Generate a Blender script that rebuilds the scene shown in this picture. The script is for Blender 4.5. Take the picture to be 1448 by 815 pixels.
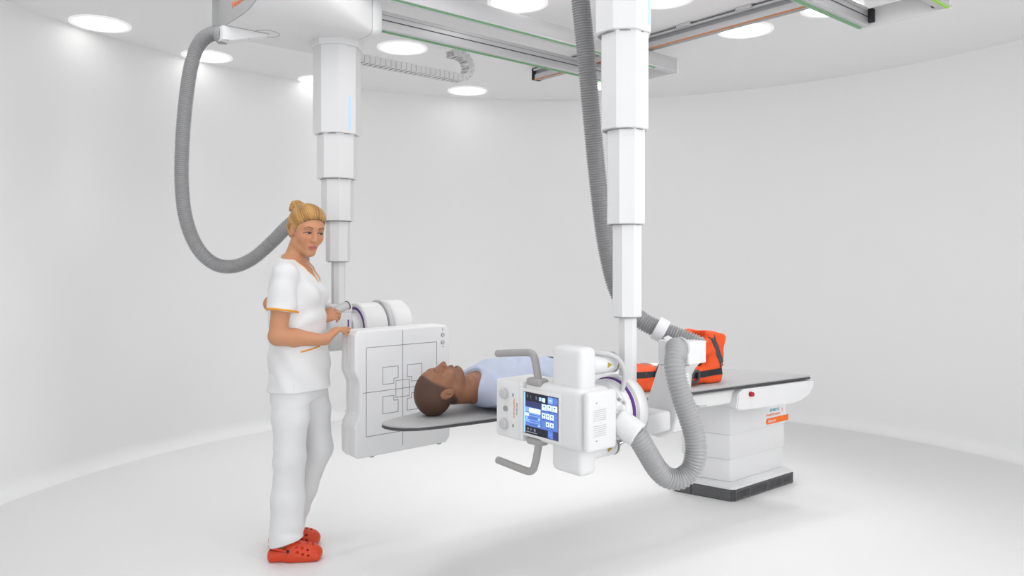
import bpy, bmesh, math, random
import numpy as np
from mathutils import Vector, Matrix

for o in list(bpy.data.objects):
    bpy.data.objects.remove(o, do_unlink=True)
SC = bpy.context.scene
COL = SC.collection

# ------------------------------------------------------------------ camera
F = 1060.0                 # focal length in pixels of the 1448 x 815 frame
HOR = 366.0                # image row of the horizon
CAMZ = 1.44
cam_data = bpy.data.cameras.new('camera')
cam_data.sensor_width = 36.0
cam_data.lens = 36.0 * F / 1448.0
cam_data.shift_y = -(407.5 - HOR) / 1448.0
cam_data.clip_start = 0.05
cam = bpy.data.objects.new('camera', cam_data)
COL.objects.link(cam)
cam.location = (0, 0, CAMZ)
cam.rotation_euler = (math.pi / 2, 0, 0)
SC.camera = cam

# ------------------------------------------------------------------ world, lights, exposure
world = bpy.data.worlds.new('studio_world')
SC.world = world
world.use_nodes = True
bg = world.node_tree.nodes['Background']
bg.inputs['Color'].default_value = (0.97, 0.98, 1.0, 1)
bg.inputs['Strength'].default_value = 1.08

def area_light(name, loc, target, size, power, color=(1, 1, 1)):
    ld = bpy.data.lights.new(name, 'AREA')
    ld.shape = 'SQUARE'
    ld.size = size
    ld.energy = power
    ld.color = color
    lo = bpy.data.objects.new(name, ld)
    COL.objects.link(lo)
    lo.location = loc
    d = Vector(target) - Vector(loc)
    lo.rotation_euler = d.to_track_quat('-Z', 'Y').to_euler()
    return lo

area_light('key_softbox', (3.6, 0.5, 2.2), (0.0, 3.7, 0.9), 1.6, 54)
area_light('overhead_fill', (1.2, 3.0, 2.97), (1.2, 3.1, 0.0), 1.8, 9)  # pair of unseen fill lights added under the ceiling to brighten the floor
area_light('overhead_fill', (-1.1, 2.9, 2.97), (-1.1, 3.0, 0.0), 1.8, 14)
LAMP_STRENGTH = 1.6
SPOT_POWER = 34.0

SC.view_settings.view_transform = 'Standard'
SC.view_settings.look = 'None'
SC.view_settings.gamma = 1.0
SC.view_settings.use_curve_mapping = False
SC.view_settings.exposure = 0.33

# ------------------------------------------------------------------ frames of reference
ANG = math.radians(49.6)
U1 = Vector((math.sin(ANG), math.cos(ANG), 0))     # along the bridges, right and away
U2 = Vector((-math.cos(ANG), math.sin(ANG), 0))    # along the ceiling rails, left and away
ZZ = Vector((0, 0, 1))

def P(x, y, Y):
    return Vector(((x - 724) / F * Y, Y, CAMZ - (y - HOR) / F * Y))

def PZ(x, y, z):
    Y = (CAMZ - z) * F / (y - HOR)
    return Vector(((x - 724) / F * Y, Y, z))

def PP(x, y, p0, n):
    d = Vector(((x - 724) / F, 1.0, -(y - HOR) / F))
    o = Vector((0, 0, CAMZ))
    t = (p0 - o).dot(n) / d.dot(n)
    return o + d * t

def W(u1, u2, z):
    return U1 * u1 + U2 * u2 + ZZ * z

# ------------------------------------------------------------------ materials
def mat(name, color, rough=0.45, metal=0.0, var=0.03, scale=18.0, bump=0.0, bscale=120.0,
        spec=0.5, emit=None, estr=0.0, sss=0.0):
    m = bpy.data.materials.new(name)
    m.use_nodes = True
    nt = m.node_tree
    b = nt.nodes['Principled BSDF']
    b.inputs['Roughness'].default_value = rough
    b.inputs['Metallic'].default_value = metal
    b.inputs['Specular IOR Level'].default_value = spec
    tc = nt.nodes.new('ShaderNodeTexCoord')
    nz = nt.nodes.new('ShaderNodeTexNoise')
    nz.inputs['Scale'].default_value = scale
    nz.inputs['Detail'].default_value = 4
    nt.links.new(tc.outputs['Object'], nz.inputs['Vector'])
    mx = nt.nodes.new('ShaderNodeMix')
    mx.data_type = 'RGBA'
    c = list(color)
    mx.inputs[6].default_value = [max(0, v * (1 - var)) for v in c] + [1]
    mx.inputs[7].default_value = [min(1, v * (1 + var)) for v in c] + [1]
    nt.links.new(nz.outputs['Fac'], mx.inputs[0])
    nt.links.new(mx.outputs[2], b.inputs['Base Color'])
    if bump > 0:
        n2 = nt.nodes.new('ShaderNodeTexNoise')
        n2.inputs['Scale'].default_value = bscale
        n2.inputs['Detail'].default_value = 3
        nt.links.new(tc.outputs['Object'], n2.inputs['Vector'])
        bp = nt.nodes.new('ShaderNodeBump')
        bp.inputs['Strength'].default_value = bump
        bp.inputs['Distance'].default_value = 0.002
        nt.links.new(n2.outputs['Fac'], bp.inputs['Height'])
        nt.links.new(bp.outputs['Normal'], b.inputs['Normal'])
    if emit is not None:
        b.inputs['Emission Color'].default_value = list(emit) + [1]
        b.inputs['Emission Strength'].default_value = estr
    if sss > 0:
        b.inputs['Subsurface Weight'].default_value = sss
        b.inputs['Subsurface Radius'].default_value = (0.01, 0.004, 0.002)
        b.inputs['Subsurface Scale'].default_value = 0.4
    return m

def attr_mat(name, rough=0.5, emit=0.0, bump=0.0, bscale=200.0, var=0.06, scale=60.0, sss=0.0, spec=0.4, stretch=None):
    m = bpy.data.materials.new(name)
    m.use_nodes = True
    nt = m.node_tree
    b = nt.nodes['Principled BSDF']
    b.inputs['Roughness'].default_value = rough
    b.inputs['Specular IOR Level'].default_value = spec
    at = nt.nodes.new('ShaderNodeAttribute')
    at.attribute_name = 'Col'
    tc = nt.nodes.new('ShaderNodeTexCoord')
    nz = nt.nodes.new('ShaderNodeTexNoise')
    nz.inputs['Scale'].default_value = scale
    nz.inputs['Detail'].default_value = 5
    if stretch:
        mp = nt.nodes.new('ShaderNodeMapping')
        mp.inputs['Scale'].default_value = stretch
        nt.links.new(tc.outputs['Object'], mp.inputs['Vector'])
        nt.links.new(mp.outputs['Vector'], nz.inputs['Vector'])
    else:
        nt.links.new(tc.outputs['Object'], nz.inputs['Vector'])
    mr = nt.nodes.new('ShaderNodeMapRange')
    mr.inputs['To Min'].default_value = 1 - var
    mr.inputs['To Max'].default_value = 1 + var
    nt.links.new(nz.outputs['Fac'], mr.inputs['Value'])
    vm = nt.nodes.new('ShaderNodeVectorMath')
    vm.operation = 'SCALE'
    nt.links.new(at.outputs['Color'], vm.inputs[0])
    nt.links.new(mr.outputs['Result'], vm.inputs['Scale'])
    nt.links.new(vm.outputs['Vector'], b.inputs['Base Color'])
    if emit > 0:
        nt.links.new(at.outputs['Color'], b.inputs['Emission Color'])
        b.inputs['Emission Strength'].default_value = emit
    if bump > 0:
        bp = nt.nodes.new('ShaderNodeBump')
        bp.inputs['Strength'].default_value = bump
        bp.inputs['Distance'].default_value = 0.002
        n2 = nt.nodes.new('ShaderNodeTexNoise')
        n2.inputs['Scale'].default_value = bscale
        nt.links.new(tc.outputs['Object'], n2.inputs['Vector'])
        nt.links.new(n2.outputs['Fac'], bp.inputs['Height'])
        nt.links.new(bp.outputs['Normal'], b.inputs['Normal'])
    if sss > 0:
        b.inputs['Subsurface Weight'].default_value = sss
        b.inputs['Subsurface Radius'].default_value = (0.012, 0.004, 0.002)
        b.inputs['Subsurface Scale'].default_value = 0.3
    return m

M = {}
M['wall'] = mat('white_wall_paint', (0.89, 0.89, 0.89), 0.7, var=0.006, scale=1.5, spec=0.2)
M['ceiling'] = mat('ceiling_paint', (0.90, 0.90, 0.90), 0.8, var=0.006, scale=1.5, spec=0.2)
M['floor'] = mat('white_floor_coating', (0.80, 0.80, 0.80), 0.40, var=0.01, scale=1.2, spec=0.3)
M['white'] = mat('white_lacquer', (0.76, 0.76, 0.765), 0.38, var=0.008, scale=6)
M['white2'] = mat('off_white_plastic', (0.79, 0.79, 0.79), 0.42, var=0.01, scale=8)
M['lgrey'] = mat('light_grey_plastic', (0.56, 0.56, 0.57), 0.45, var=0.02)
M['endface'] = mat('grey_end_panel', (0.40, 0.40, 0.405), 0.45, var=0.02)
M['mgrey'] = mat('mid_grey_rubber', (0.33, 0.33, 0.34), 0.55, var=0.04, bump=0.2)
M['grip'] = mat('taupe_grey_grip', (0.37, 0.36, 0.355), 0.5, var=0.04, bump=0.15)
M['hose'] = mat('grey_corrugated_hose', (0.30, 0.30, 0.305), 0.42, var=0.04)
M['hosel'] = mat('pale_grey_corrugated_hose', (0.37, 0.37, 0.375), 0.4, var=0.04)
M['dark'] = mat('dark_charcoal_plastic', (0.055, 0.055, 0.06), 0.5, var=0.15)
M['kick'] = mat('charcoal_kick_plate', (0.10, 0.10, 0.105), 0.55, var=0.1)
M['black'] = mat('black_rubber', (0.012, 0.012, 0.014), 0.6, var=0.2)
M['line'] = mat('thin_grey_print', (0.16, 0.16, 0.17), 0.6)
M['seam'] = mat('seam_shadow_gap', (0.30, 0.30, 0.31), 0.7)
M['alu'] = mat('brushed_aluminium', (0.66, 0.66, 0.67), 0.42, metal=0.55, var=0.03, scale=40)
M['alud'] = mat('dark_anodised_aluminium', (0.40, 0.40, 0.41), 0.45, metal=0.5, var=0.05, scale=40)
M['chrome'] = mat('chrome', (0.75, 0.75, 0.76), 0.12, metal=1.0, var=0.02)
M['green'] = mat('green_edge_strip', (0.18, 0.42, 0.20), 0.5)
M['lime'] = mat('lime_edge_strip', (0.38, 0.75, 0.05), 0.5)
M['copper'] = mat('orange_edge_strip', (0.62, 0.25, 0.10), 0.5)
M['blue'] = mat('blue_light_strip', (0.35, 0.55, 0.95), 0.4, emit=(0.40, 0.60, 1.0), estr=0.35)
M['purple'] = mat('purple_marking', (0.10, 0.02, 0.22), 0.45)
M['violet'] = mat('violet_label', (0.20, 0.12, 0.55), 0.45)
M['orange'] = mat('orange_print', (0.90, 0.17, 0.01), 0.5)
M['teal'] = mat('teal_print', (0.0, 0.32, 0.38), 0.5)
M['print_white'] = mat('white_print', (0.85, 0.85, 0.85), 0.5)
M['red'] = mat('red_button', (0.45, 0.01, 0.03), 0.35)
M['yellow'] = mat('yellow_warning', (0.45, 0.33, 0.02), 0.5)
M['tabletop'] = mat('grey_tabletop', (0.43, 0.43, 0.435), 0.6, var=0.02)
M['lamp'] = mat('lamp_diffuser', (0.9, 0.9, 0.9), 0.5, emit=(1, 0.99, 0.97), estr=LAMP_STRENGTH)
M['lamprim'] = mat('lamp_rim', (0.86, 0.86, 0.86), 0.4, emit=(1, 1, 1), estr=0.25)
M['splint'] = mat('orange_padded_fabric', (0.80, 0.085, 0.012), 0.75, var=0.12, scale=30, bump=0.5, bscale=260)
M['strap'] = mat('dark_webbing', (0.018, 0.02, 0.024), 0.8, var=0.3, bump=0.5, bscale=500)
M['strapg'] = mat('grey_webbing', (0.06, 0.06, 0.065), 0.8, var=0.3, bump=0.5, bscale=500)
M['clog'] = mat('orange_red_clog', (0.66, 0.055, 0.012), 0.42, var=0.06)
M['tunic'] = mat('white_uniform_cotton', (0.76, 0.76, 0.765), 0.85, var=0.02, bump=0.25, bscale=500, spec=0.15)
M['trim'] = mat('orange_piping', (0.80, 0.32, 0.01), 0.7, var=0.06)
M['shirt'] = mat('pale_blue_cotton', (0.50, 0.55, 0.68), 0.85, var=0.03, bump=0.3, bscale=500, spec=0.15)
M['pants'] = mat('pale_grey_cotton', (0.68, 0.68, 0.68), 0.85, var=0.03, bump=0.3, bscale=500, spec=0.15)
M['sock'] = mat('white_sock', (0.7, 0.7, 0.7), 0.9, var=0.05)

# ------------------------------------------------------------------ object helpers
WORLD = {}       # world position of every object origin (nothing is rotated at object level)

def link_mesh(name, me, m, parent=None, origin=None):
    n = len(me.vertices)
    co = np.empty(n * 3, dtype=np.float32)
    me.vertices.foreach_get('co', co)
    co = co.reshape(-1, 3)
    if origin is None:
        o = (co.min(0) + co.max(0)) / 2
    else:
        o = np.array(origin, dtype=np.float32)
    co -= o
    me.vertices.foreach_set('co', co.ravel())
    me.update()
    ob = bpy.data.objects.new(name, me)
    me.name = name
    if m is not None and len(me.materials) == 0:
        me.materials.append(m)
    COL.objects.link(ob)
    w = Vector([float(v) for v in o])
    WORLD[ob.name] = w
    if parent is not None:
        ob.parent = parent
        ob.location = w - WORLD[parent.name]
    else:
        ob.location = w
    return ob

def bm_obj(name, bm, m, parent=None, smooth=35.0):
    me = bpy.data.meshes.new(name)
    bm.normal_update()
    bm.to_mesh(me)
    bm.free()
    if smooth:
        me.shade_smooth()
        me.set_sharp_from_angle(angle=math.radians(smooth))
    return link_mesh(name, me, m, parent)

def thing(name, label, cat, loc, group=None):
    o = bpy.data.objects.new(name, None)
    o.empty_display_size = 0.1
    COL.objects.link(o)
    o.location = loc
    WORLD[o.name] = Vector(loc)
    tag(o, label, cat, group)
    return o

def tag(o, label=None, cat=None, group=None, kind=None):
    if label: o['label'] = label
    if cat: o['category'] = cat
    if group: o['group'] = group
    if kind: o['kind'] = kind
    return o

def bm_box(bm, o, ex, ey, ez, rx, ry, rz, bevel=0.0, seg=2):
    vs = []
    for z in rz:
        for y in ry:
            for x in rx:
                vs.append(bm.verts.new(o + ex * x + ey * y + ez * z))
    idx = [(0, 2, 3, 1), (4, 5, 7, 6), (0, 1, 5, 4), (2, 6, 7, 3), (0, 4, 6, 2), (1, 3, 7, 5)]
    fs = [bm.faces.new([vs[i] for i in f]) for f in idx]
    if ex.cross(ey).dot(ez) < 0:
        for f in fs: f.normal_flip()
    if bevel > 0:
        es = list({e for f in fs for e in f.edges})
        bmesh.ops.bevel(bm, geom=es, offset=bevel, segments=seg, profile=0.5, affect='EDGES', clamp_overlap=True)

def box(name, o, ex, ey, rx, ry, rz, m, parent=None, bevel=0.0, seg=2, ez=ZZ):
    bm = bmesh.new()
    bm_box(bm, o, ex, ey, ez, rx, ry, rz, bevel, seg)
    return bm_obj(name, bm, m, parent)

def bm_prism(bm, pts, ext, bevel=0.0, seg=2):
    """pts: world polygon, ext: world extrusion vector"""
    a = [bm.verts.new(p) for p in pts]
    b = [bm.verts.new(p + ext) for p in pts]
    n = len(pts)
    f0 = bm.faces.new(a)
    f1 = bm.faces.new(list(reversed(b)))
    fs = [f0, f1]
    for i in range(n):
        j = (i + 1) % n
        fs.append(bm.faces.new([a[j], a[i], b[i], b[j]]))
    f0.normal_update()
    if f0.normal.dot(ext) > 0:
        for f in fs: f.normal_flip()
    if bevel > 0:
        es = list(set(f0.edges) | set(f1.edges))
        bmesh.ops.bevel(bm, geom=es, offset=bevel, segments=seg, profile=0.5, affect='EDGES', clamp_overlap=True)

def prism(name, pts, ext, m, parent=None, bevel=0.0, seg=2, smooth=35.0):
    bm = bmesh.new()
    bm_prism(bm, pts, ext, bevel, seg)
    return bm_obj(name, bm, m, parent, smooth)

def catmull(pts, step):
    pts = [Vector(p) for p in pts]
    ext = [pts[0] * 2 - pts[1]] + pts + [pts[-1] * 2 - pts[-2]]
    dense = []
    for i in range(1, len(ext) - 2):
        p0, p1, p2, p3 = ext[i - 1], ext[i], ext[i + 1], ext[i + 2]
        for k in range(24):
            t = k / 24
            dense.append(0.5 * ((2 * p1) + (p2 - p0) * t + (2 * p0 - 5 * p1 + 4 * p2 - p3) * t * t + (3 * p1 - p0 - 3 * p2 + p3) * t ** 3))
    dense.append(pts[-1])
    L = [0]
    for a, b in zip(dense, dense[1:]):
        L.append(L[-1] + (b - a).length)
    n = max(2, int(round(L[-1] / step)))
    out, j = [], 0
    for k in range(n + 1):
        s = L[-1] * k / n
        while j < len(L) - 2 and L[j + 1] < s:
            j += 1
        u = 0 if L[j + 1] == L[j] else (s - L[j]) / (L[j + 1] - L[j])
        out.append(dense[j].lerp(dense[j + 1], u))
    return out, L[-1]

def bm_sweep(bm, path, radius, seg=16, cap=True, flat=None):
    """path: list of points; radius: fn(i, u) -> r; flat: (a, b, up) for a flat band"""
    n = len(path)
    tans = []
    for i in range(n):
        a = path[max(0, i - 1)]; b = path[min(n - 1, i + 1)]
        t = (b - a)
        tans.append(t.normalized() if t.length > 1e-9 else Vector((0, 0, 1)))
    up = Vector((0, 0, 1)) if abs(tans[0].z) < 0.9 else Vector((1, 0, 0))
    nrm = (up - tans[0] * up.dot(tans[0])).normalized()
    rings = []
    for i in range(n):
        nrm = (nrm - tans[i] * nrm.dot(tans[i])).normalized()
        bi = tans[i].cross(nrm)
        r = radius(i, i / (n - 1))
        ring = []
        for k in range(seg):
            a = 2 * math.pi * k / seg
            ring.append(bm.verts.new(path[i] + nrm * (r * math.cos(a)) + bi * (r * math.sin(a))))
        rings.append(ring)
    for i in range(n - 1):
        for k in range(seg):
            j = (k + 1) % seg
            bm.faces.new([rings[i][k], rings[i][j], rings[i + 1][j], rings[i + 1][k]])
    if cap:
        bm.faces.new(list(reversed(rings[0])))
        bm.faces.new(rings[-1])

def tube(name, pts, r, m, parent=None, step=0.02, seg=14, smooth=40.0, r2=None):
    path, L = catmull(pts, step)
    bm = bmesh.new()
    bm_sweep(bm, path, lambda i, u: r if r2 is None else r + (r2 - r) * u, seg)
    return bm_obj(name, bm, m, parent, smooth)

def hose(name, pts, r, m, parent, pitch=0.010, amp=0.055, seg=24):
    path, L = catmull(pts, pitch / 4)
    bm = bmesh.new()
    tab = [1 + amp, 1 + amp, 1 - amp, 1 - amp]
    bm_sweep(bm, path, lambda i, u: r * tab[i % 4], seg)
    return bm_obj(name, bm, m, parent, 60.0)

def bm_lathe(bm, o, ax, prof, seg=32):
    """prof: list of (distance along axis, radius)"""
    ax = ax.normalized()
    up = ZZ if abs(ax.z) < 0.9 else Vector((1, 0, 0))
    e1 = (up - ax * up.dot(ax)).normalized()
    e2 = ax.cross(e1)
    rings = []
    for d, r in prof:
        rings.append([bm.verts.new(o + ax * d + e1 * (r * math.cos(2 * math.pi * k / seg)) + e2 * (r * math.sin(2 * math.pi * k / seg))) for k in range(seg)])
    for a, b in zip(rings, rings[1:]):
        for k in range(seg):
            j = (k + 1) % seg
            bm.faces.new([a[k], a[j], b[j], b[k]])
    bm.faces.new(list(reversed(rings[0])))
    bm.faces.new(rings[-1])

def lathe(name, o, ax, prof, m, parent=None, seg=32, smooth=35.0):
    bm = bmesh.new()
    bm_lathe(bm, o, ax, prof, seg)
    return bm_obj(name, bm, m, parent, smooth)

def rdrum(d0, d1, r, f, n=5):
    """profile of a drum with rounded rims"""
    pr = [(d0, r - f)]
    for k in range(1, n + 1):
        a = math.pi / 2 * k / n
        pr.append((d0 + f - f * math.cos(a), r - f + f * math.sin(a)))
    for k in range(0, n + 1):
        a = math.pi / 2 * k / n
        pr.append((d1 - f + f * math.sin(a), r - f + f * math.cos(a)))
    return pr

def text(name, body, o, ex, ez, height, m, parent=None, width=None, thick=0.0006, bold=False):
    cu = bpy.data.curves.new(name, 'FONT')
    cu.body = body
    cu.size = 1.0
    cu.extrude = 0.0
    if bold: cu.offset = 0.012
    tmp = bpy.data.objects.new(name + '_tmp', cu)
    COL.objects.link(tmp)
    dg = bpy.context.evaluated_depsgraph_get()
    dg.update()
    me = bpy.data.meshes.new_from_object(tmp.evaluated_get(dg))
    bpy.data.objects.remove(tmp, do_unlink=True)
    bpy.data.curves.remove(cu)
    xs = [v.co.x for v in me.vertices]
    x0, x1 = min(xs), max(xs)
    sx = height / 0.70 if width is None else width / (x1 - x0)
    sy = height / 0.70
    nrm = ex.cross(ez).normalized()
    bm = bmesh.new()
    bm.from_mesh(me)
    bpy.data.meshes.remove(me)
    for v in bm.verts:
        v.co = o + ex * ((v.co.x - x0) * sx) + ez * (v.co.y * sy) + nrm * thick
    bm.faces.ensure_lookup_table()
    bm.normal_update()
    for f in bm.faces:
        if f.normal.dot(nrm) < 0: f.normal_flip()
    r = bmesh.ops.extrude_face_region(bm, geom=list(bm.faces))
    bmesh.ops.translate(bm, vec=-nrm * thick * 0.9, verts=[g for g in r['geom'] if isinstance(g, bmesh.types.BMVert)])
    return bm_obj(name, bm, m, parent, 0)

def quads_attr(name, quads, m, parent):
    """quads: list of (4 points, colour)"""
    me = bpy.data.meshes.new(name)
    vs, fs = [], []
    for q, c in quads:
        b = len(vs)
        vs += [tuple(p) for p in q]
        fs.append((b, b + 1, b + 2, b + 3))
    me.from_pydata(vs, [], fs)
    ca = me.color_attributes.new('Col', 'FLOAT_COLOR', 'POINT')
    flat = []
    for q, c in quads:
        flat += (list(c) + [1.0]) * 4
    ca.data.foreach_set('color', flat)
    return link_mesh(name, me, m, parent)
# ------------------------------------------------------------------ room shell
ZC = 3.0
CX, CY, CR = 0.41, 3.84, 3.54

def plan_outline():
    pts = []
    for k in range(0, 13):
        pts.append((CX - CR, -1.5 + (CY + 1.5) * k / 12))
    for k in range(1, 96):
        a = math.pi - math.pi * k / 96
        pts.append((CX + CR * math.cos(a), CY + CR * math.sin(a)))
    for k in range(0, 13):
        pts.append((CX + CR, CY - (CY + 1.5) * k / 12))
    return pts
OUT = plan_outline()
bm = bmesh.new()
cove = 0.10
prof = [(0.12, -0.02), (0.12, ZC + 0.1), (0.0, ZC + 0.1), (0.0, cove)]
for k in range(1, 6):
    a = math.pi / 2 * k / 5
    prof.append((-cove + cove * math.cos(a), cove - cove * math.sin(a)))
prof.append((-cove, -0.02))
rings = []
for i, (x, y) in enumerate(OUT):
    a = OUT[max(0, i - 1)]; b = OUT[min(len(OUT) - 1, i + 1)]
    t = Vector((b[0] - a[0], b[1] - a[1])).normalized()
    n = Vector((-t.y, t.x))
    if n.dot(Vector((x - CX, y - CY))) < 0: n = -n
    if y <= CY: n = Vector((-1 if x < CX else 1, 0))
    rings.append([bm.verts.new((x + n.x * d, y + n.y * d, z)) for d, z in prof])
for a, b in zip(rings, rings[1:]):
    for k in range(len(prof)):
        j = (k + 1) % len(prof)
        bm.faces.new([a[k], b[k], b[j], a[j]])
bm.faces.new(rings[0]); bm.faces.new(list(reversed(rings[-1])))
bmesh.ops.recalc_face_normals(bm, faces=list(bm.faces))
wall = bm_obj('wall_back', bm, M['wall'], smooth=50)
tag(wall, 'curved white wall sweeping round the room', kind='structure')

fl = box('floor', Vector((0, 0, 0)), Vector((1, 0, 0)), Vector((0, 1, 0)), (-3.3, 4.15), (-1.6, 7.55), (-0.1, 0.0), M['floor'])
tag(fl, 'seamless white floor', kind='structure')
ce = box('ceiling', Vector((0, 0, 0)), Vector((1, 0, 0)), Vector((0, 1, 0)), (-3.12, 3.94), (-1.5, 7.37), (ZC, ZC + 0.1), M['ceiling'])
tag(ce, 'flat white ceiling', kind='structure')

# ------------------------------------------------------------------ ceiling lights
LR = 0.185
def aim(so, loc):
    # beams tilted inward from flat lamps, added to keep bright spots off the wall
    d = Vector((CX - loc[0], CY + .3 - loc[1], 0))
    d = d.normalized() * min(.42, d.length * .3) + Vector((0, 0, -1))
    so.rotation_euler = d.to_track_quat('-Z', 'Y').to_euler()
def make_light(label, loc):
    t = thing('ceiling_light', label, 'ceiling light', loc, 'round recessed downlights')
    bm = bmesh.new()
    n = 40
    prof = [(LR, -0.0005), (LR, -0.009), (LR - 0.012, -0.012), (LR - 0.024, -0.008), (LR - 0.024, -0.0005)]
    rg = [[bm.verts.new(Vector(loc) + Vector((r * math.cos(2 * math.pi * k / n), r * math.sin(2 * math.pi * k / n), z))) for r, z in prof] for k in range(n)]
    for k in range(n):
        a, b = rg[k], rg[(k + 1) % n]
        for q in range(len(prof)):
            j = (q + 1) % len(prof)
            bm.faces.new([a[q], a[j], b[j], b[q]])
    bmesh.ops.recalc_face_normals(bm, faces=list(bm.faces))
    bm_obj('rim', bm, M['lamprim'], t, 50)
    lathe('diffuser', Vector(loc) + Vector((0, 0, -0.0005)), Vector((0, 0, -1)), [(0, LR - 0.0245), (0.003, LR - 0.025), (0.0045, LR - 0.06)], M['lamp'], t, 40)
    sd = bpy.data.lights.new('downlight_beam', 'SPOT')
    sd.energy = SPOT_POWER; sd.spot_size = math.radians(84); sd.spot_blend = 1.0; sd.shadow_soft_size = .16
    so = bpy.data.objects.new('downlight_beam', sd)
    COL.objects.link(so); so.parent = t; so.location = (0, 0, -.03); aim(so, loc)
    return t

def copy_tree(root, loc, label):
    r = root.copy(); COL.objects.link(r); r.location = loc; r['label'] = label
    WORLD[r.name] = Vector(loc)
    for ch in list(root.children):
        c = ch.copy(); COL.objects.link(c); c.parent = r
        if c.type == 'LIGHT': aim(c, loc)
    return r

LIGHTS = [
    (142, 33, 'round ceiling downlight farthest to the left of the picture'),
    (293, 79, 'round ceiling downlight half behind the drooping grey hose at left'),
    (452, 113, 'round ceiling downlight almost hidden behind the detector column'),
    (569, 67, 'round ceiling downlight just right of the white ceiling carriage'),
    (661, 128, 'small far round ceiling downlight near the curved wall, below the cable chain end'),
    (732, 3, 'large round ceiling downlight cut by top edge between carriage and right column'),
    (862, 121, 'far round ceiling downlight behind the upper right column'),
    (938, -3, 'round ceiling downlight peeking just right of the upper right column at top edge'),
    (1054, 42, 'round ceiling downlight below the orange-edged ceiling rail'),
    (1176, 10, 'round ceiling downlight behind the right bridge beams at top edge'),
]
light0 = None
for x, y, lab in LIGHTS:
    p = PZ(x, y, ZC)
    if light0 is None: light0 = make_light(lab, p)
    else: copy_tree(light0, p, lab)
# ------------------------------------------------------------------ ceiling rail (across) and the two bridges
R0 = PZ(755.7, 112.9, 2.90)
r_u1 = R0.dot(U1); r_u2 = R0.dot(U2)
rail = thing('ceiling_rail', 'grey aluminium ceiling rail with orange edge running across the room', 'rail', W(r_u1 + .04, r_u2 - 2.0, ZC))
O = Vector((0, 0, 0))
def cross_rail(parent, a, u_lo, u_hi):
    box('rail_body', O, U1, U2, (a + .012, a + .075), (u_lo, u_hi), (2.905, 2.9995), M['alud'], parent, 0.003)
    box('upper_lip', O, U1, U2, (a - .012, a + .012), (u_lo, u_hi), (2.972, 2.986), M['alu'], parent, 0.002)
    box('lower_lip', O, U1, U2, (a, a + .012), (u_lo, u_hi), (2.905, 2.945), M['alu'], parent, 0.002)
    box('edge_strip', O, U1, U2, (a - .002, a + .012), (u_lo, u_hi), (2.898, 2.9045), M['copper'], parent)
    box('end_cap', O, U1, U2, (a - .004, a + .078), (u_hi + .0005, u_hi + .030), (2.903, 2.994), M['black'], parent, .002)
    for u in (u_hi - 1.1, u_hi - 1.55, u_hi - 2.0, u_hi - 2.6):
        box('clamp', O, U1, U2, (a - .03, a - .012), (u, u + .11), (2.976, 2.9995), M['alu'], parent, 0.002)
cross_rail(rail, r_u1, r_u2 - 4.2, r_u2)

ZB0, ZB1 = 2.785, 2.893
def bridge(label, n_u2, f_u2, u_lo, u_hi, strip, strip2):
    t = thing('ceiling_bridge', label, 'bridge', W(u_hi - .8, (n_u2 + f_u2) / 2, ZB0), 'sliding bridges under the ceiling')
    for (u2, sgn, st) in ((n_u2, 1, strip2), (f_u2, -1, strip)):
        a, b = (u2, u2 + .055) if sgn > 0 else (u2 - .055, u2)
        bb = box('beam', O, U1, U2, (u_lo, u_hi), (a, b), (ZB0 + .004, ZB1), M['alu'], t, 0.004)
        inner = b if sgn > 0 else a
        for z0, z1, mm in ((ZB0 + .050, ZB0 + .056, M['dark']), (ZB0 + .082, ZB0 + .085, M['mgrey'])):
            box('groove', O, U1, U2, (u_lo, u_hi - .03), sorted((inner, inner + sgn * .0015)), (z0, z1), mm, bb)
        outer = a if sgn > 0 else b
        box('flange', O, U1, U2, (u_lo, u_hi - .012), sorted((outer, outer - sgn * .014)), (ZB0 + .002, ZB0 + .012), M['alu'], bb)
        box('edge_strip', O, U1, U2, (u_lo, u_hi - (.25 if sgn > 0 and st == M['green'] else .012)), sorted((outer - sgn * .004, outer + sgn * .012)), (ZB0 - .002, ZB0 + .0038), st, bb)
        box('buffer', O, U1, U2, (u_hi - .03, u_hi - .001), sorted((inner, inner + sgn * .03)), (ZB0 + .02, ZB1 - .01), M['black'], t, 0.004)
    box('end_plate', O, U1, U2, (u_hi, u_hi + .022), (n_u2, f_u2), (ZB0, ZB1 + .002), M['white2'], t, 0.003)
    return t
NL = PZ(960, 104, ZB0); FLp = PZ(820, 108, ZB0)
NR = PZ(1345, 13, ZB0); FRp = PZ(1214, 40, ZB0)
bridge('left aluminium bridge with green edges carrying the white carriage', NL.dot(U2), FLp.dot(U2), -0.2, NL.dot(U1) - .02, M['green'], M['green'])
bridge('right aluminium bridge with green edges at the top right corner', NR.dot(U2), FRp.dot(U2), -0.2, NR.dot(U1) - .02, M['green'], M['lime'])

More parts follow.
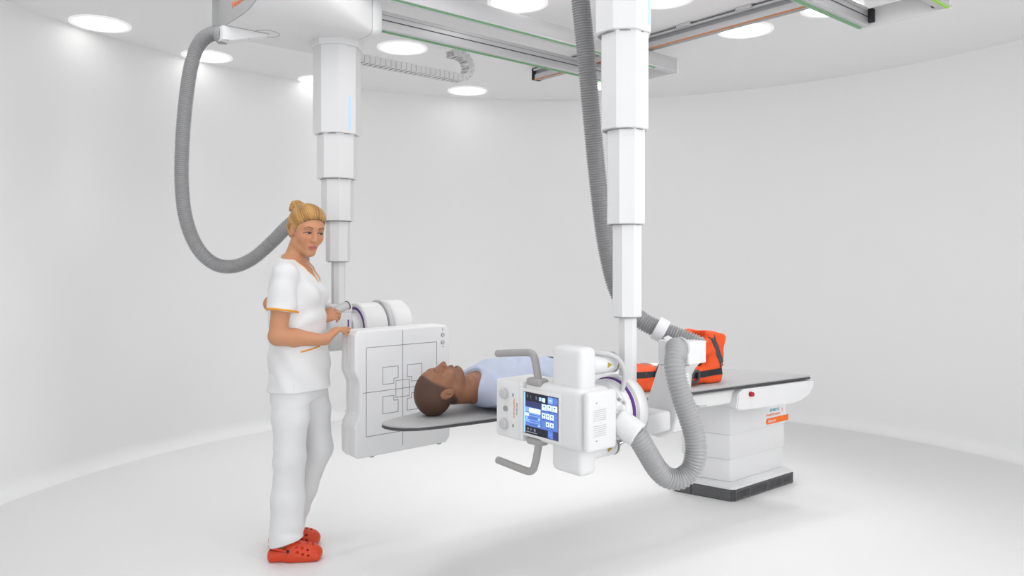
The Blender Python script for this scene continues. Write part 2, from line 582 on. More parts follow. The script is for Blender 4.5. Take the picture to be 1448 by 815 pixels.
# ------------------------------------------------------------------ cable chain beyond the left bridge
c0 = PZ(520, 86, 2.75); c1 = PZ(648, 113, 2.75)
cu2 = (c0.dot(U2) + c1.dot(U2)) / 2
ch = thing('cable_chain', 'pale plastic cable chain curling up beyond the left bridge', 'cable chain', W(c0.dot(U1), cu2, 2.75))
path = [W(c0.dot(U1) - .12 + .04 * k, cu2, 2.755) for k in range(int((c1.dot(U1) - c0.dot(U1) + .12) / .04) + 1)]
e = path[-1]
for k in range(1, 8):
    a = math.pi * k / 8
    path.append(e + U1 * (.085 * math.sin(a)) + ZZ * (.085 - .085 * math.cos(a)))
for k in range(0, 3):
    path.append(e - U1 * .04 * k + ZZ * .17)
M['chain'] = mat('pale_chain_plastic', (0.72, 0.72, 0.72), 0.5, var=0.03)
for k, (a, b) in enumerate(zip(path, path[1:])):
    d = (b - a); L = d.length; d = d.normalized()
    n = d.cross(U2).normalized()
    bm = bmesh.new()
    bm_box(bm, a, d, U2, n, (.002, L - .002), (-.05, -.043), (-.026, .026), .002, 1)
    bm_box(bm, a, d, U2, n, (.002, L - .002), (.043, .05), (-.026, .026), .002, 1)
    bm_box(bm, a, d, U2, n, (L * .2, L * .62), (-.043, .043), (-.024, -.020), 0)
    bm_box(bm, a, d, U2, n, (L * .2, L * .62), (-.043, .043), (.020, .024), 0)
    bm_obj('chain_link', bm, M['chain'], ch, 35)
box('bracket', W(c0.dot(U1) - .14, cu2, 2.755), U1, U2, (-.05, 0), (-.04, .06), (-.03, .06), M['white'], ch, .004)
# ------------------------------------------------------------------ detector unit (left column)
LC = Vector((-0.94, 4.05, 0))
lu1, lu2 = LC.dot(U1), LC.dot(U2)
det = thing('detector_unit', 'ceiling mounted column unit holding the flat white detector panel behind the head', 'detector', (LC.x, LC.y, 0.46))

def octagon(c, w, z, rot=ANG):
    r = w / 2 / math.cos(math.pi / 8)
    pts = []
    for k in range(8):
        a = math.pi / 8 + k * math.pi / 4
        d = U1 * math.cos(a) + U2 * math.sin(a)
        pts.append(Vector((c.x, c.y, z)) + d * r)
    return pts

def column(parent, c, segs, strip_z, strip_off):
    """segs: (z0, z1, width, dx)"""
    for i, (z0, z1, w, dx) in enumerate(segs):
        cc = c + Vector((dx, 0, 0))
        s = prism('column_segment', octagon(cc, w, z0), ZZ * (z1 - z0), M['white'], parent, bevel=.003, seg=1, smooth=20)
        if i + 1 < len(segs):
            lathe('collar', Vector((cc.x, cc.y, z0)), ZZ, [(-.004, w / 2 * .93), (.002, w / 2 * .93)], M['seam'], s, 8)
        if i == 0:
            o = Vector((cc.x, cc.y, 0)) - U2 * (w / 2 + .0015)
            box('light_strip', o, U1, U2, (strip_off - .006, strip_off + .006), (0, .003), strip_z, M['blue'], s)

column(det, LC, [(2.105, 2.60, .233, -.005), (1.868, 2.110, .199, -.003), (1.6425, 1.873, .160, -.002), (1.4247, 1.648, .119, 0), (1.10, 1.430, .069, .002)], (2.124, 2.300), .012)
# flange under the carriage
prism('column_flange', octagon(LC + Vector((-.005, 0, 0)), .265, 2.568), ZZ * .04, M['white'], det, bevel=.006, seg=2, smooth=20)

# carriage: lofted hull hanging below the left bridge
def hull(name, stations, parent, m, zb=2.600, zt=2.784, far=3.96, close=True):
    bm = bmesh.new()
    rings = []
    for (u, near, rad, zbb, rz) in stations:
        pts = [(far, zt), (far, zbb)]
        n = 10
        for k in range(n + 1):
            a = math.pi / 2 * k / n
            pts.append((near + rad - rad * math.sin(a), zbb + rz - rz * math.cos(a)))
        pts.append((near, zt))
        rings.append([bm.verts.new(W(u, p[0], p[1])) for p in pts])
    for a, b in zip(rings, rings[1:]):
        for k in range(len(a)):
            j = (k + 1) % len(a)
            bm.faces.new([a[k], a[j], b[j], b[k]])
    bm.faces.new(rings[0]); bm.faces.new(rings[-1])
    bmesh.ops.recalc_face_normals(bm, faces=list(bm.faces))
    return bm_obj(name, bm, m, parent, 40)
EL = 1.335
def near_at(u):
    return 3.17 + (u - EL) / (2.03 - EL) * .27
st = []
for k in range(17):
    u = EL + (1.955 - EL) * k / 16
    f = k / 16
    st.append((u, near_at(u), .34 * (1 - f) ** 1.2 + .035, 2.600 + .0 * f, .19 * (1 - f) ** 1.2 + .03))
car = hull('carriage', st, det, M['white'])
st2 = []
for k in range(9):
    f = k / 8
    u = 1.959 + .085 * math.sin(f * math.pi / 2)
    sh = .06 * (1 - math.cos(f * math.pi / 2))
    st2.append((u, near_at(1.96) + sh, .035, 2.600 + sh * .6, .03))
hull('carriage_cover', st2, det, M['white'])
# grey end face plate with the maker's writing
pl = []
for k in range(11):
    a = math.pi / 2 * k / 10
    pl.append(W(EL - .004, 3.17 + .372 - .372 * math.sin(a), 2.602 + .218 - .218 * math.cos(a)))
pl += [W(EL - .004, 3.172, 2.783), W(EL - .004, 3.955, 2.783), W(EL - .004, 3.955, 2.602)]
endp = prism('carriage_end_plate', pl, U1 * .0036, M['endface'], det, smooth=20)
text('lettering', 'Healthineers', W(EL - .0045, 3.67, 2.662), -U2, ZZ, .030, M['orange'], endp, width=.28, bold=True)
text('lettering', 'SIEMENS', W(EL - .0045, 3.60, 2.712), -U2, ZZ, .030, M['teal'], endp, width=.19, bold=True)
# round hatch on the underside
hc = PZ(378, 48, 2.5985)
bm = bmesh.new()
n = 40
rg = []
for k in range(n):
    a = 2 * math.pi * k / n
    d = U1 * math.cos(a) + U2 * math.sin(a)
    rg.append([bm.verts.new(Vector((hc.x, hc.y, 0)) + d * r + ZZ * z) for r, z in ((.0615, 2.6005), (.0615, 2.5985), (.060, 2.5985), (.060, 2.6005))])
for k in range(n):
    a, b = rg[k], rg[(k + 1) % n]
    for q in range(4):
        bm.faces.new([a[q], a[(q + 1) % 4], b[(q + 1) % 4], b[q]])
bmesh.ops.recalc_face_normals(bm, faces=list(bm.faces))
bm_obj('hatch', bm, M['seam'], car)
# hose bracket
hb = PP(316, 50, W(EL, 0, 0), U1)
hb0 = Vector((hb.x, hb.y, 0)) - U2 * .045
br = prism('hose_bracket', [hb0 + U1 * a_ + ZZ * z_ for a_, z_ in ((-.02, 2.599), (-.02, 2.530), (.03, 2.532), (.22, 2.592), (.22, 2.599))], U2 * .09, M['white2'], det, .004)
for d, z_ in ((.01, 2.531), (.12, 2.560)):
    lathe('screw', Vector((hb.x, hb.y, z_)) + U1 * d - U2 * .03, Vector((0, 0, -1)), [(0, .004), (.0015, .003)], M['mgrey'], br, 10)
lathe('hose_socket', P(318, 50, 3.78), P(300, 49, 3.80) - P(318, 50, 3.78), [(0, .045), (.03, .045), (.035, .041)], M['mgrey'], det, 20)

hose('hose', [P(318, 50, 3.78), P(300, 48, 3.80), P(283, 60, 3.82), P(271, 90, 3.84), P(263, 140, 3.86), P(258, 200, 3.88), P(257, 260, 3.90), P(263, 310, 3.92),
              P(279, 350, 3.94), P(303, 373, 3.96), P(330, 377, 3.97), P(357, 366, 3.98), P(384, 343, 4.0), P(410, 317, 4.0), P(424, 309, 4.02),
              P(433, 318, 4.03), P(430, 345, 4.04), P(428, 390, 4.05), P(438, 430, 4.06), P(462, 452, 4.06)], .0345, M['hose'], det, pitch=.0105, amp=.06)

# arm block, drums
AX = Vector((LC.x, LC.y, 1.058))
box('arm_block', AX, U1, U2, (-.09, .055), (-.07, .09), (-.11, .140), M['white'], det, .018, 4)
box('block_seam', AX, U1, U2, (-.085, .0535), (-.0708, .0908), (.095, .097), M['seam'], det)
dr = lathe('swivel_drum', AX, U1, [(.05, .085), (.0970, .085)] + rdrum(.0975, .235, .140, .012), M['white'], det, 48)
def arc_band(name, c, ax, r0, r1, a0, a1, d, m, parent, e1=ZZ, e2=None, n=24, th=.0015):
    """flat arc on the end face of a drum; angles from e1 towards e2"""
    bm = bmesh.new()
    rows = []
    for k in range(n + 1):
        a = math.radians(a0 + (a1 - a0) * k / n)
        v = e1 * math.cos(a) + e2 * math.sin(a)
        rows.append([bm.verts.new(c + v * r + ax * q) for r, q in ((r0, d), (r1, d), (r1, d - th), (r0, d - th))])
    for a, b in zip(rows, rows[1:]):
        for q in range(4):
            bm.faces.new([a[q], a[(q + 1) % 4], b[(q + 1) % 4], b[q]])
    bm.faces.new(rows[0]); bm.faces.new(rows[-1])
    bmesh.ops.recalc_face_normals(bm, faces=list(bm.faces))
    return bm_obj(name, bm, m, parent)
arc_band('purple_marking', AX, U1, .103, .118, -12, 95, .0974, M['purple'], dr, ZZ, -U2)
lathe('tilt_ring', AX, U1, rdrum(.238, .262, .152, .008), M['lgrey'], det, 48)
lathe('tilt_drum', AX, U1, rdrum(.264, .40, .148, .03), M['white'], det, 48)
lathe('screw', AX + U1 * .2365 + ZZ * .135 - U2 * .04, -U1, [(0, .006), (.002, .005)], M['mgrey'], det, 10)
box('purple_marking', AX, U1, U2, (.020, .028), (-.0715, -.0695), (.005, .055), M['purple'], det)
# bracket from the drum to the back of the panel
box('panel_bracket', AX, U1, U2, (.20, .36), (-.21, -.10), (-.20, -.02), M['white2'], det, .01)

# grip handle held by the woman's far hand
g0 = P(487, 434, 3.88); g1 = P(463, 445, 3.80)
tube('grip_handle', [g0 + (g0 - g1) * .15, g0, g1, g1 + (g1 - g0) * .4], .022, M['lgrey'], det, .01, 16)
lathe('grip_cap', g0 + (g0 - g1) * .15, g0 - g1, [(0, .024), (.006, .024), (.008, .02)], M['dark'], det, 16)
tube('grip_mount', [g0 + (g0 - g1) * .1, Vector((LC.x - .0, LC.y - .06, 1.14))], .014, M['white2'], det, .02, 12)

# detector panel
PL0 = Vector((-.7086, 3.646, 0))
def DP(t, w, z):
    return PL0 + U1 * t + U2 * w + ZZ * z
tl, tr_, z0, z1 = -.060, .500, .470, 1.090
prof = [(tl, z0 + .02), (tl, .60)]
for k in range(0, 9):
    f = k / 8
    prof.append((tl + .026 * (0.5 - 0.5 * math.cos(math.pi * f)), .62 + .07 * f))
for k in range(0, 9):
    f = k / 8
    prof.append((tl + .026 * (0.5 + 0.5 * math.cos(math.pi * f)), .82 + .085 * f))
prof += [(tl, z1 - .02), (tl + .02, z1), (tr_ - .025, z1), (tr_, z1 - .03), (tr_, z0 + .03), (tr_ - .025, z0), (tl + .02, z0)]
panel = prism('detector_panel', [DP(t, 0, z) for t, z in prof], U2 * .062, M['white'], det, bevel=.010, seg=3)
prism('mid_shell', [DP(t + .0015, .0625, z) for t, z in prof], U2 * .035, M['white2'], panel, bevel=.002, seg=1)
prism('rear_shell', [DP(t, .098, z) for t, z in prof], U2 * .042, M['white'], panel, bevel=.010, seg=3)
# printed field lines
bm = bmesh.new()
lw = .0012
def hline(t0, t1, z):
    bm_box(bm, PL0, U1, U2, ZZ, (t0, t1), (-.0006, .0002), (z - lw, z + lw))
def vline(t, z0, z1):
    bm_box(bm, PL0, U1, U2, ZZ, (t - lw, t + lw), (-.0006, .0002), (z0, z1))
fa, fb, fz0, fz1 = 0.0, .414, .572, 1.006
hline(fa, fb, fz1); hline(fa, fb, fz0); vline(fa, fz0, fz1); vline(fb, fz0, fz1)
mc, mz = .207, .787
vline(mc, .500, 1.080); hline(-.02, .43, mz)
for sx in (-1, 1):
    for sz in (-1, 1):
        xo, xi, xn = mc + sx * .115, mc + sx * .027, mc + sx * .052
        zo, zi, zn = mz + sz * .115, mz + sz * .030, mz + sz * .055
        hline(*sorted((xo, xi)), zo); vline(xo, *sorted((zo, zi))); hline(*sorted((xo, xn)), zi)
        vline(xn, *sorted((zi, zn))); hline(*sorted((xn, xi)), zn); vline(xi, *sorted((zn, zo)))
for s in (-1, 1):
    hline(mc - .040, mc + .040, mz + s * .042); vline(mc + s * .040, mz - .042, mz + .042)
bm_obj('field_marking', bm, M['line'], panel, 0)
for z, r in ((1.040, .0105), (1.000, .0105)):
    b_ = lathe('button', DP(.452, -.0002, z), -U2, [(0, r), (.002, r), (.0026, r - .001)], M['line'], panel, 24)
    lathe('button_face', DP(.452, -.0027, z), -U2, [(0, r - .003), (.0012, r - .004)], M['white'], b_, 20)
    lathe('button_symbol', DP(.452, -.0038, z), -U2, [(0, .003), (.0006, .003)], M['line'], b_, 6)
box('indicator', PL0, U1, U2, (.4505, .4535), (-.001, .001), (1.060, 1.076), M['line'], panel)
box('indicator', PL0, U1, U2, (.453, .459), (-.001, .001), (.974, .979), M['line'], panel)
for t in (.03, .43):
    box('latch', PL0, U1, U2, (t, t + .02), (.01, .03), (z0 - .006, z0 - .0005), M['mgrey'], panel, .001)
# ------------------------------------------------------------------ X-ray tube unit (right column)
CO = Vector((.245, 2.65, 0))
def TP(s, b, z):
    return CO + U2 * s + U1 * b + ZZ * z
RC = TP(.075, .335, 0)
tub = thing('xray_tube_unit', 'white ceiling mounted X-ray tube unit with touch screen in front of the table', 'x-ray tube', (RC.x, RC.y, .64))
column(tub, RC, [(2.308, 2.80, .209, -.020), (1.938, 2.313, .178, -.013), (1.5736, 1.943, .142, -.008), (1.2146, 1.579, .1085, -.003), (.93, 1.219, .067, 0)], (2.335, 2.78), .032)

# control head: body, collimator, vertical tube housing
ZM = .858
hd = box('control_head', CO, U2, U1, (.004, .315), (0, .170), (.745, .972), M['white'], tub, .030, 5)
rear = box('rear_housing', CO, U2, U1, (-.028, .002), (.004, .160), (.752, .966), M['white'], tub, .026, 5)
# vent grilles on the rear housing
for za, zb in ((.862, .905), (.806, .849)):
    g = box('vent_grille', CO, U2, U1, (-.0295, -.027), (.028, .100), (za, zb), M['white2'], rear, .001, 1)
    for k in range(6):
        zz = za + (zb - za) * (k + .5) / 6
        box('vent_slat', CO, U2, U1, (-.0308, -.0292), (.032, .096), (zz - .0012, zz + .0012), M['lgrey'], g)
for z in (.925, .79):
    box('tiny_mark', CO, U2, U1, (-.0296, -.027), (.045, .051), (z, z + .004), M['mgrey'], rear)
col = box('collimator', CO, U2, U1, (.318, .485), (.004, .200), (.730, .958), M['white2'], tub, .012, 3)
box('collimator_lip', CO, U2, U1, (.310, .332), (-.004, .19), (.735, .965), M['white2'], tub, .006, 2)
for z in (.905, .785):
    k_ = lathe('knob', TP(.425, .004, z), -U1, [(0, .0215), (.014, .0205), (.018, .017)], M['lgrey'], col, 28)
    box('icon', CO, U2, U1, (.372, .380), (.0025, .0045), (z - .006, z + .006), M['mgrey'], col)
lathe('knob', TP(.420, .004, .846), -U1, [(0, .011), (.006, .010), (.008, .008)], M['mgrey'], col, 20)
text('lettering', 'SIEMENS', TP(.358, .0038, .878), -ZZ, -U2, .0085, M['mgrey'], col, width=.047)
text('lettering', 'Healthineers', TP(.373, .0038, .892), -ZZ, -U2, .0085, M['orange'], col, width=.075)
hs = box('tube_housing', CO, U2, U1, (.030, .190), (.028, .118), (.648, 1.117), M['white'], tub, .026, 5)

# screen with its bezel
sb = box('screen_bezel', CO, U2, U1, (.098, .312), (-.006, .004), (.762, .944), M['white2'], tub, .004, 2)
SU0, SU1, SZ0, SZ1 = .300, .112, .7755, .9300
box('screen_glass', CO, U2, U1, (SU1 - .002, SU0 + .002), (-.0072, -.0055), (SZ0 - .002, SZ1 + .002), M['black'], sb)
def sq(u0, u1, v0, v1, lay):
    s0 = SU0 + (SU1 - SU0) * u0; s1 = SU0 + (SU1 - SU0) * u1
    za = SZ1 + (SZ0 - SZ1) * v0; zb = SZ1 + (SZ0 - SZ1) * v1
    b = -.0074 - .00008 * lay
    return [TP(s0, b, zb), TP(s1, b, zb), TP(s1, b, za), TP(s0, b, za)]
q = []
BLK = (.006, .008, .016); NAV = (.022, .03, .10); BLU = (.075, .14, .42); MID = (.05, .10, .32); LIT = (.16, .30, .68); WHT = (.55, .68, .85); PAL = (.26, .45, .78)
def add(u0, u1, v0, v1, c, lay=1): q.append((sq(u0, u1, v0, v1, lay), c))
add(0, 1, 0, 1, MID, 0)
add(0, .05, 0, 1, PAL)
add(.05, .72, 0, .20, BLK); add(.72, .86, .02, .16, LIT); add(.87, 1, .02, .16, BLU)
add(.05, .52, .20, .345, NAV)
add(.05, .15, .355, .47, LIT); add(.16, .505, .36, .48, WHT)
for k in range(4):
    v = .49 + .08 * k
    add(.05, .505, v, v + .072, BLU if k % 2 else LIT)
    add(.18, .42, v + .02, v + .05, MID, 2)
    add(.43, .50, v + .015, v + .055, PAL if k % 2 else BLU, 2)
add(.05, .155, .50, .575, WHT, 2); add(.075, .12, .60, .645, PAL, 2)
add(.05, .72, .82, 1, BLK)
add(.72, .86, .82, .99, BLU); add(.87, 1, .80, .99, NAV)
add(.53, 1, .20, .80, BLU)
for (u0, u1, v0, v1) in ((.55, .68, .21, .35), (.70, .83, .20, .34), (.85, .985, .20, .34), (.55, .65, .42, .55), (.67, .765, .42, .55), (.785, .885, .42, .55), (.665, .765, .62, .73), (.785, .88, .62, .73)):
    add(u0, u1, v0, v1, WHT, 2)
    uc = (u0 + u1) / 2
    add(uc - .025, uc + .02, v0 + .03, v0 + .07, MID, 3)
    add(uc - .015, uc + .015, v1 - .035, v1 - .015, BLU, 3)
    add(u0 + .02, u1 - .02, v1 + .015, v1 + .035, NAV, 3)
for (u0, u1, v0, v1, c) in ((.46, .535, .06, .15, PAL), (.555, .64, .06, .16, WHT), (.36, .40, .06, .13, (.10, .11, .13)), (.10, .13, .05, .12, (.08, .09, .12)), (.20, .22, .05, .12, (.08, .09, .12)),
                       (.10, .16, .86, .91, (.10, .11, .14)), (.20, .24, .86, .91, (.10, .11, .14)), (.31, .36, .86, .92, (.14, .15, .18)), (.08, .40, .95, .97, (.18, .19, .22)), (.75, .83, .08, .10, WHT), (.75, .83, .90, .915, LIT)):
    add(u0, u1, v0, v1, c, 2)
M['screen'] = attr_mat('glowing_screen', 0.2, emit=0.75, var=0.02)
quads_attr('screen', q, M['screen'], sb)

# grey handles
def handle(pts, cz0, cz1):
    t = tube('handle', pts, .0145, M['grip'], tub, .008, 18)
    box('handle_socket', CO, U2, U1, (.215, .297), (-.003, .05), (cz0, cz1), M['grip'], t, .012, 3)
b1 = TP(.235, .02, 0); 
def HQ(px, py, s, b):
    q_ = TP(s, b, 0); return Vector((q_.x, q_.y, CAMZ - (py - HOR) / F * q_.y))
def on_head(px, b):
    """point on the line s at depth offset b that shows at column px"""
    k = (px - 724) / F
    o = CO + U1 * b
    return (k * o.y - o.x) / (U2.x - k * U2.y)
def HP(px, py, b):
    s = on_head(px, b); return HQ(px, py, s, b)
handle([HP(763, 546, .02), HP(761, 535, .02), HP(758, 517, .02), HP(755, 504, .02), HP(750, 499.5, .02), HP(741, 499, .02), HP(720, 499.5, .02), HP(706, 500, .02), HP(703.5, 500, .02)], .955, .985)
handle([HP(762, 626, .02), HP(760, 640, .02), HP(757, 655, .02), HP(754, 664, .02), HP(748, 667, .02), HP(738, 664, .02), HP(720, 657, .02), HP(706, 651.5, .02), HP(704, 650.8, .02)], .730, .760)

# high-voltage receptacles with plugs and cable
for zc, pl in ((1.043, [(872, 517), (884, 519)]), (.727, [(870, 630), (886, 622)])):
    c = lathe('cable_receptacle', TP(.085, .10, zc), U1, rdrum(0, .150, .0385, .006), M['white'], tub, 28)
    lathe('ring', TP(.085, .10, zc), U1, [(.1505, .0395), (.158, .0395), (.160, .034)], M['mgrey'], c, 28)
    tube('plug', [TP(.085, .258, zc), P(pl[0][0], pl[0][1], 2.885), P(pl[1][0], pl[1][1], 2.90)], .0125, M['chrome'], tub, .01, 14, r2=.008)
    # yellow warning triangle lying on the cylinder
    a_ = -U2
    pts = [TP(.085, .19, zc) - U2 * .0388 + ZZ * .008, TP(.085, .19, zc) - U2 * .0388 - ZZ * .012, TP(.085, .215, zc) - U2 * .0388 - ZZ * .002]
    prism('warning_triangle', pts, -U2 * .001, M['yellow'], c)
tube('cable', [P(838, 499, 2.80), P(850, 499.5, 2.80), P(866, 503, 2.81), P(878, 513, 2.82), P(883.5, 530, 2.82), P(880, 550, 2.82), P(872, 565, 2.83), P(862, 578, 2.84)], .0098, M['lgrey'], tub, .01, 14)
tube('cable', [P(884, 519, 2.90), P(890, 524, 2.93), P(888, 536, 2.96), P(880, 548, 2.97)], .005, M['black'], tub, .01, 10)

# swivel drum behind the head
DA = TP(.10, 0, ZM)
d1 = lathe('swivel_drum', DA, U1, [(.150, .085), (.200, .095), (.215, .112)] + rdrum(.225, .285, .119, .010)[1:], M['white'], tub, 56)
arc_band('purple_marking', DA, U1, .1185, .1245, -45, 100, .268, M['purple'], d1, ZZ, -U2, th=.012)
lathe('drum_cover', DA, U1, [(.284, .118), (.288, .127), (.298, .132), (.330, .129), (.350, .118), (.362, .095), (.368, .05)], M['white'], tub, 56)
# yoke pieces and hose collar at the lower right
tube('yoke', [TP(.02, .16, .845), P(868, 588, 2.80), P(880, 598, 2.80)], .032, M['white'], tub, .01, 18)
lathe('yoke_joint', P(866, 572, 2.79), Vector((.55, -.6, -.45)), rdrum(-.03, .03, .024, .005), M['white2'], tub, 24)
lathe('socket', TP(-.010, .150, .872), -U2, [(0, .016), (.006, .016), (.008, .010)], M['black'], tub, 20)
bt = tube('cable_clamp', [P(868, 562, 2.80), P(884, 571, 2.80)], .011, M['lgrey'], tub, .01, 12)
for px, py in ((876, 565), (882, 570)):
    lathe('screw', P(px, py, 2.788), Vector((.2, -1, .1)), [(0, .006), (.003, .005)], M['mgrey'], bt, 12)
hc0, hc1 = P(872, 594, 2.79), P(903, 616, 2.75)
dd = (hc1 - hc0)
lathe('hose_collar', hc0, dd, rdrum(0, dd.length, .049, .010), M['white'], tub, 32)

# support arm with its head box
ac = P(973, 500, 2.95)
n_arm = -U1
poly = [(934, 487), (972, 485.5), (974, 516), (957, 530), (957, 590), (950, 612), (930, 620), (906, 612), (906, 592), (930, 516), (930, 494)]
arm = prism('support_arm', [PP(x, y, ac, n_arm) for x, y in poly], U1 * .085, M['white'], tub, bevel=.012, seg=3)
a2 = [PP(x, y, ac, n_arm) for x, y in [(930, 515.5), (930, 516.5), (975, 517.5), (975, 516.5)]]
prism('arm_seam', [p - U1 * .0006 for p in a2], U1 * .0012, M['seam'], arm)
kk = PP(973, 500, ac, n_arm)
zt_, zb_ = CAMZ - (485 - HOR) / F * kk.y, CAMZ - (517 - HOR) / F * kk.y
box('arm_head', Vector((kk.x, kk.y, 0)), U1, U2, (.001, .122), (.0, .150), (zb_, zt_), M['white'], tub, .006, 3)
box('violet_label', PP(936, 590, ac, n_arm), -U2, U1, (-.012, .016), (-.0012, .001), (-.006, .006), M['violet'], arm)
for px, py in ((909, 590), (914, 591), (914, 603), (924, 601)):
    lathe('screw', PP(px, py, ac, n_arm), -U1, [(0, .0035), (.0012, .003)], M['mgrey'], arm, 10)
# bridge from the drum to the arm
box('arm_link', DA, U1, U2, (.36, .50), (-.11, .02), (-.10, -.02), M['white'], tub, .015, 3)

# hoses
sp = PP(962, 492, ac, n_arm)
lathe('hose_port', sp + U1 * .004, -U1, [(0, .043), (.010, .043), (.012, .039)], M['lgrey'], tub, 28)
hose('hose', [sp, sp - U1 * .03 + ZZ * .002, P(957, 497, 2.87), P(954, 512, 2.83), P(956, 532, 2.81), P(964, 560, 2.80), P(974, 590, 2.80), P(982, 617, 2.80), P(984, 642, 2.80), P(977, 664, 2.80),
              P(962, 677, 2.79), P(944, 676, 2.78), P(930, 664, 2.77), P(918, 645, 2.76), P(907, 626, 2.75), P(899, 613, 2.75)], .0375, M['hosel'], tub, pitch=.0125, amp=.065)
hose('hose', [P(815, -95, 3.05), P(818, -40, 3.08), P(821, 0, 3.10), P(829, 80, 3.12), P(838, 180, 3.15), P(847, 270, 3.17), P(857, 345, 3.18), P(871, 405, 3.19), P(889, 437, 3.19), P(910, 455, 3.17),
              P(934, 467, 3.15), P(960, 477, 3.12), P(985, 487, 3.09), P(990, 491, 3.085)], .0365, M['hose'], tub, pitch=.0105, amp=.065)
cl0, cl1 = P(927, 463, 3.155), P(941, 470.5, 3.145)
cd = (cl1 - cl0)
cl = lathe('hose_clamp', cl0, cd, rdrum(0, cd.length, .050, .004), M['white'], tub, 28)
prism('clamp_strap', [P(937, 478, 3.10), P(944, 474, 3.10), P(968, 488, 3.05), P(958, 490, 3.05)], Vector((0, -.02, 0)), M['white'], tub, .002)
# ------------------------------------------------------------------ patient table
ZT = .75
TA = PZ(594, 604, ZT); TB = PZ(1148, 531, ZT)
T1 = (TB - TA).normalized(); TL = (TB - TA).length
T2 = Vector((-T1.y, T1.x, 0))
def TT(s, w, z):
    return Vector((TA.x, TA.y, 0)) + T1 * s + T2 * w + ZZ * z
tab = thing('patient_table', 'white patient table with grey top on a boxy pedestal with charcoal foot plate', 'table', (PZ(1037, 711, 0) + Vector((.1, .25, 0))))
outline = []
near = [(TL - .02, 0.0), (1.7, 0), (.9, 0), (.25, 0), (.10, .000), (.0, .012), (-.055, .040), (-.090, .080), (-.104, .120), (-.104, .150), (-.085, .180), (-.03, .212), (.096, .262), (.22, .335), (.36, .45), (.47, .54), (.60, .59), (.75, .60), (1.3, .60), (2.2, .60), (2.245, .585), (2.30, .46), (TL - .005, .03)]
outline = near
top = prism('tabletop', [TT(s, w, ZT - .012) for s, w in outline], ZZ * .012, M['tabletop'], tab, bevel=.001, seg=1)
cxs = sum(p[0] for p in outline) / len(outline)
edge = prism('edge_trim', [TT(s + (.002 if s > 1.2 else -.003), w + (.003 if w > .3 else -.003), ZT - .0195) for s, w in outline], ZZ * .0125, M['dark'], tab, bevel=.004, seg=2)
# long under-frame of the top
box('top_frame', TT(0, 0, 0), T1, T2, (1.28, 2.10), (.035, .56), (.640, ZT - .025), M['white2'], tab, .02, 3)
# white moulded foot end
pr = [(1.86, .640), (1.93, .628), (2.36, .622), (2.44, .632), (2.51, .662), (2.548, .705), (2.556, .741), (1.94, .741), (1.90, .72)]
bm = bmesh.new()
rg = []
for w, ins, cut in ((-.012, .0, 0), (-.006, -.006, 0), (.30, -.006, .17), (.594, -.006, .325), (.60, 0, .328)):
    rg.append([bm.verts.new(TT(max(s - cut * (1 if s > 2.2 else 0), 1.88), w, z)) for s, z in pr])
for a, b in zip(rg, rg[1:]):
    for k in range(len(pr)):
        j = (k + 1) % len(pr)
        bm.faces.new([a[k], a[j], b[j], b[k]])
bm.faces.new(rg[0]); bm.faces.new(rg[-1])
bmesh.ops.recalc_face_normals(bm, faces=list(bm.faces))
bmesh.ops.bevel(bm, geom=[e for e in bm.edges if e.calc_face_angle(0) > .9], offset=.006, segments=2, affect='EDGES', clamp_overlap=True)
# the deck of the foot end lies below the tabletop, so lower it a touch
foot = bm_obj('foot_end', bm, M['white'], tab, 50)
foot.location.z -= .0175
es = PP(1061, 553, TT(0, -.012, 0), T2)
lathe('emergency_button', es, -T2, [(0, .014), (.006, .014), (.007, .010), (.012, .010), (.013, .0125), (.019, .0125), (.021, .010)], M['red'], foot, 20)
# lever under the edge
lv = TT(1.62, .03, .66)
tube('lever', [lv, lv - T2 * .02, lv - T2 * .025 + T1 * .02, lv - T2 * .025 + T1 * .045], .006, M['lgrey'], tab, .006, 10)

# pedestal (skewed footprint) and foot plate
B1 = PZ(1037, 711, 0); B2 = PZ(1124, 682, 0); B4 = PZ(948, 694, 0)
E1 = (B2 - B1); E2 = (B4 - B1)
L1, L2 = E1.length, E2.length
E1n, E2n = E1.normalized(), E2.normalized()
def BP(a, b, z):
    return B1 + E1n * a + E2n * b + ZZ * z
def foot_poly(ins, z, ch):
    a0, a1, b0, b1 = ins, L1 - ins, ins, L2 - ins
    return [BP(a0 + ch, b0, z), BP(a1 - ch, b0, z), BP(a1, b0 + ch, z), BP(a1, b1 - ch, z), BP(a1 - ch, b1, z), BP(a0 + ch, b1, z), BP(a0, b1 - ch, z), BP(a0, b0 + ch, z)]
KZ = .072
kick = prism('foot_plate', foot_poly(.004, 0.0005, .02), ZZ * (KZ - .001), M['dark'], tab, bevel=.001, seg=1)
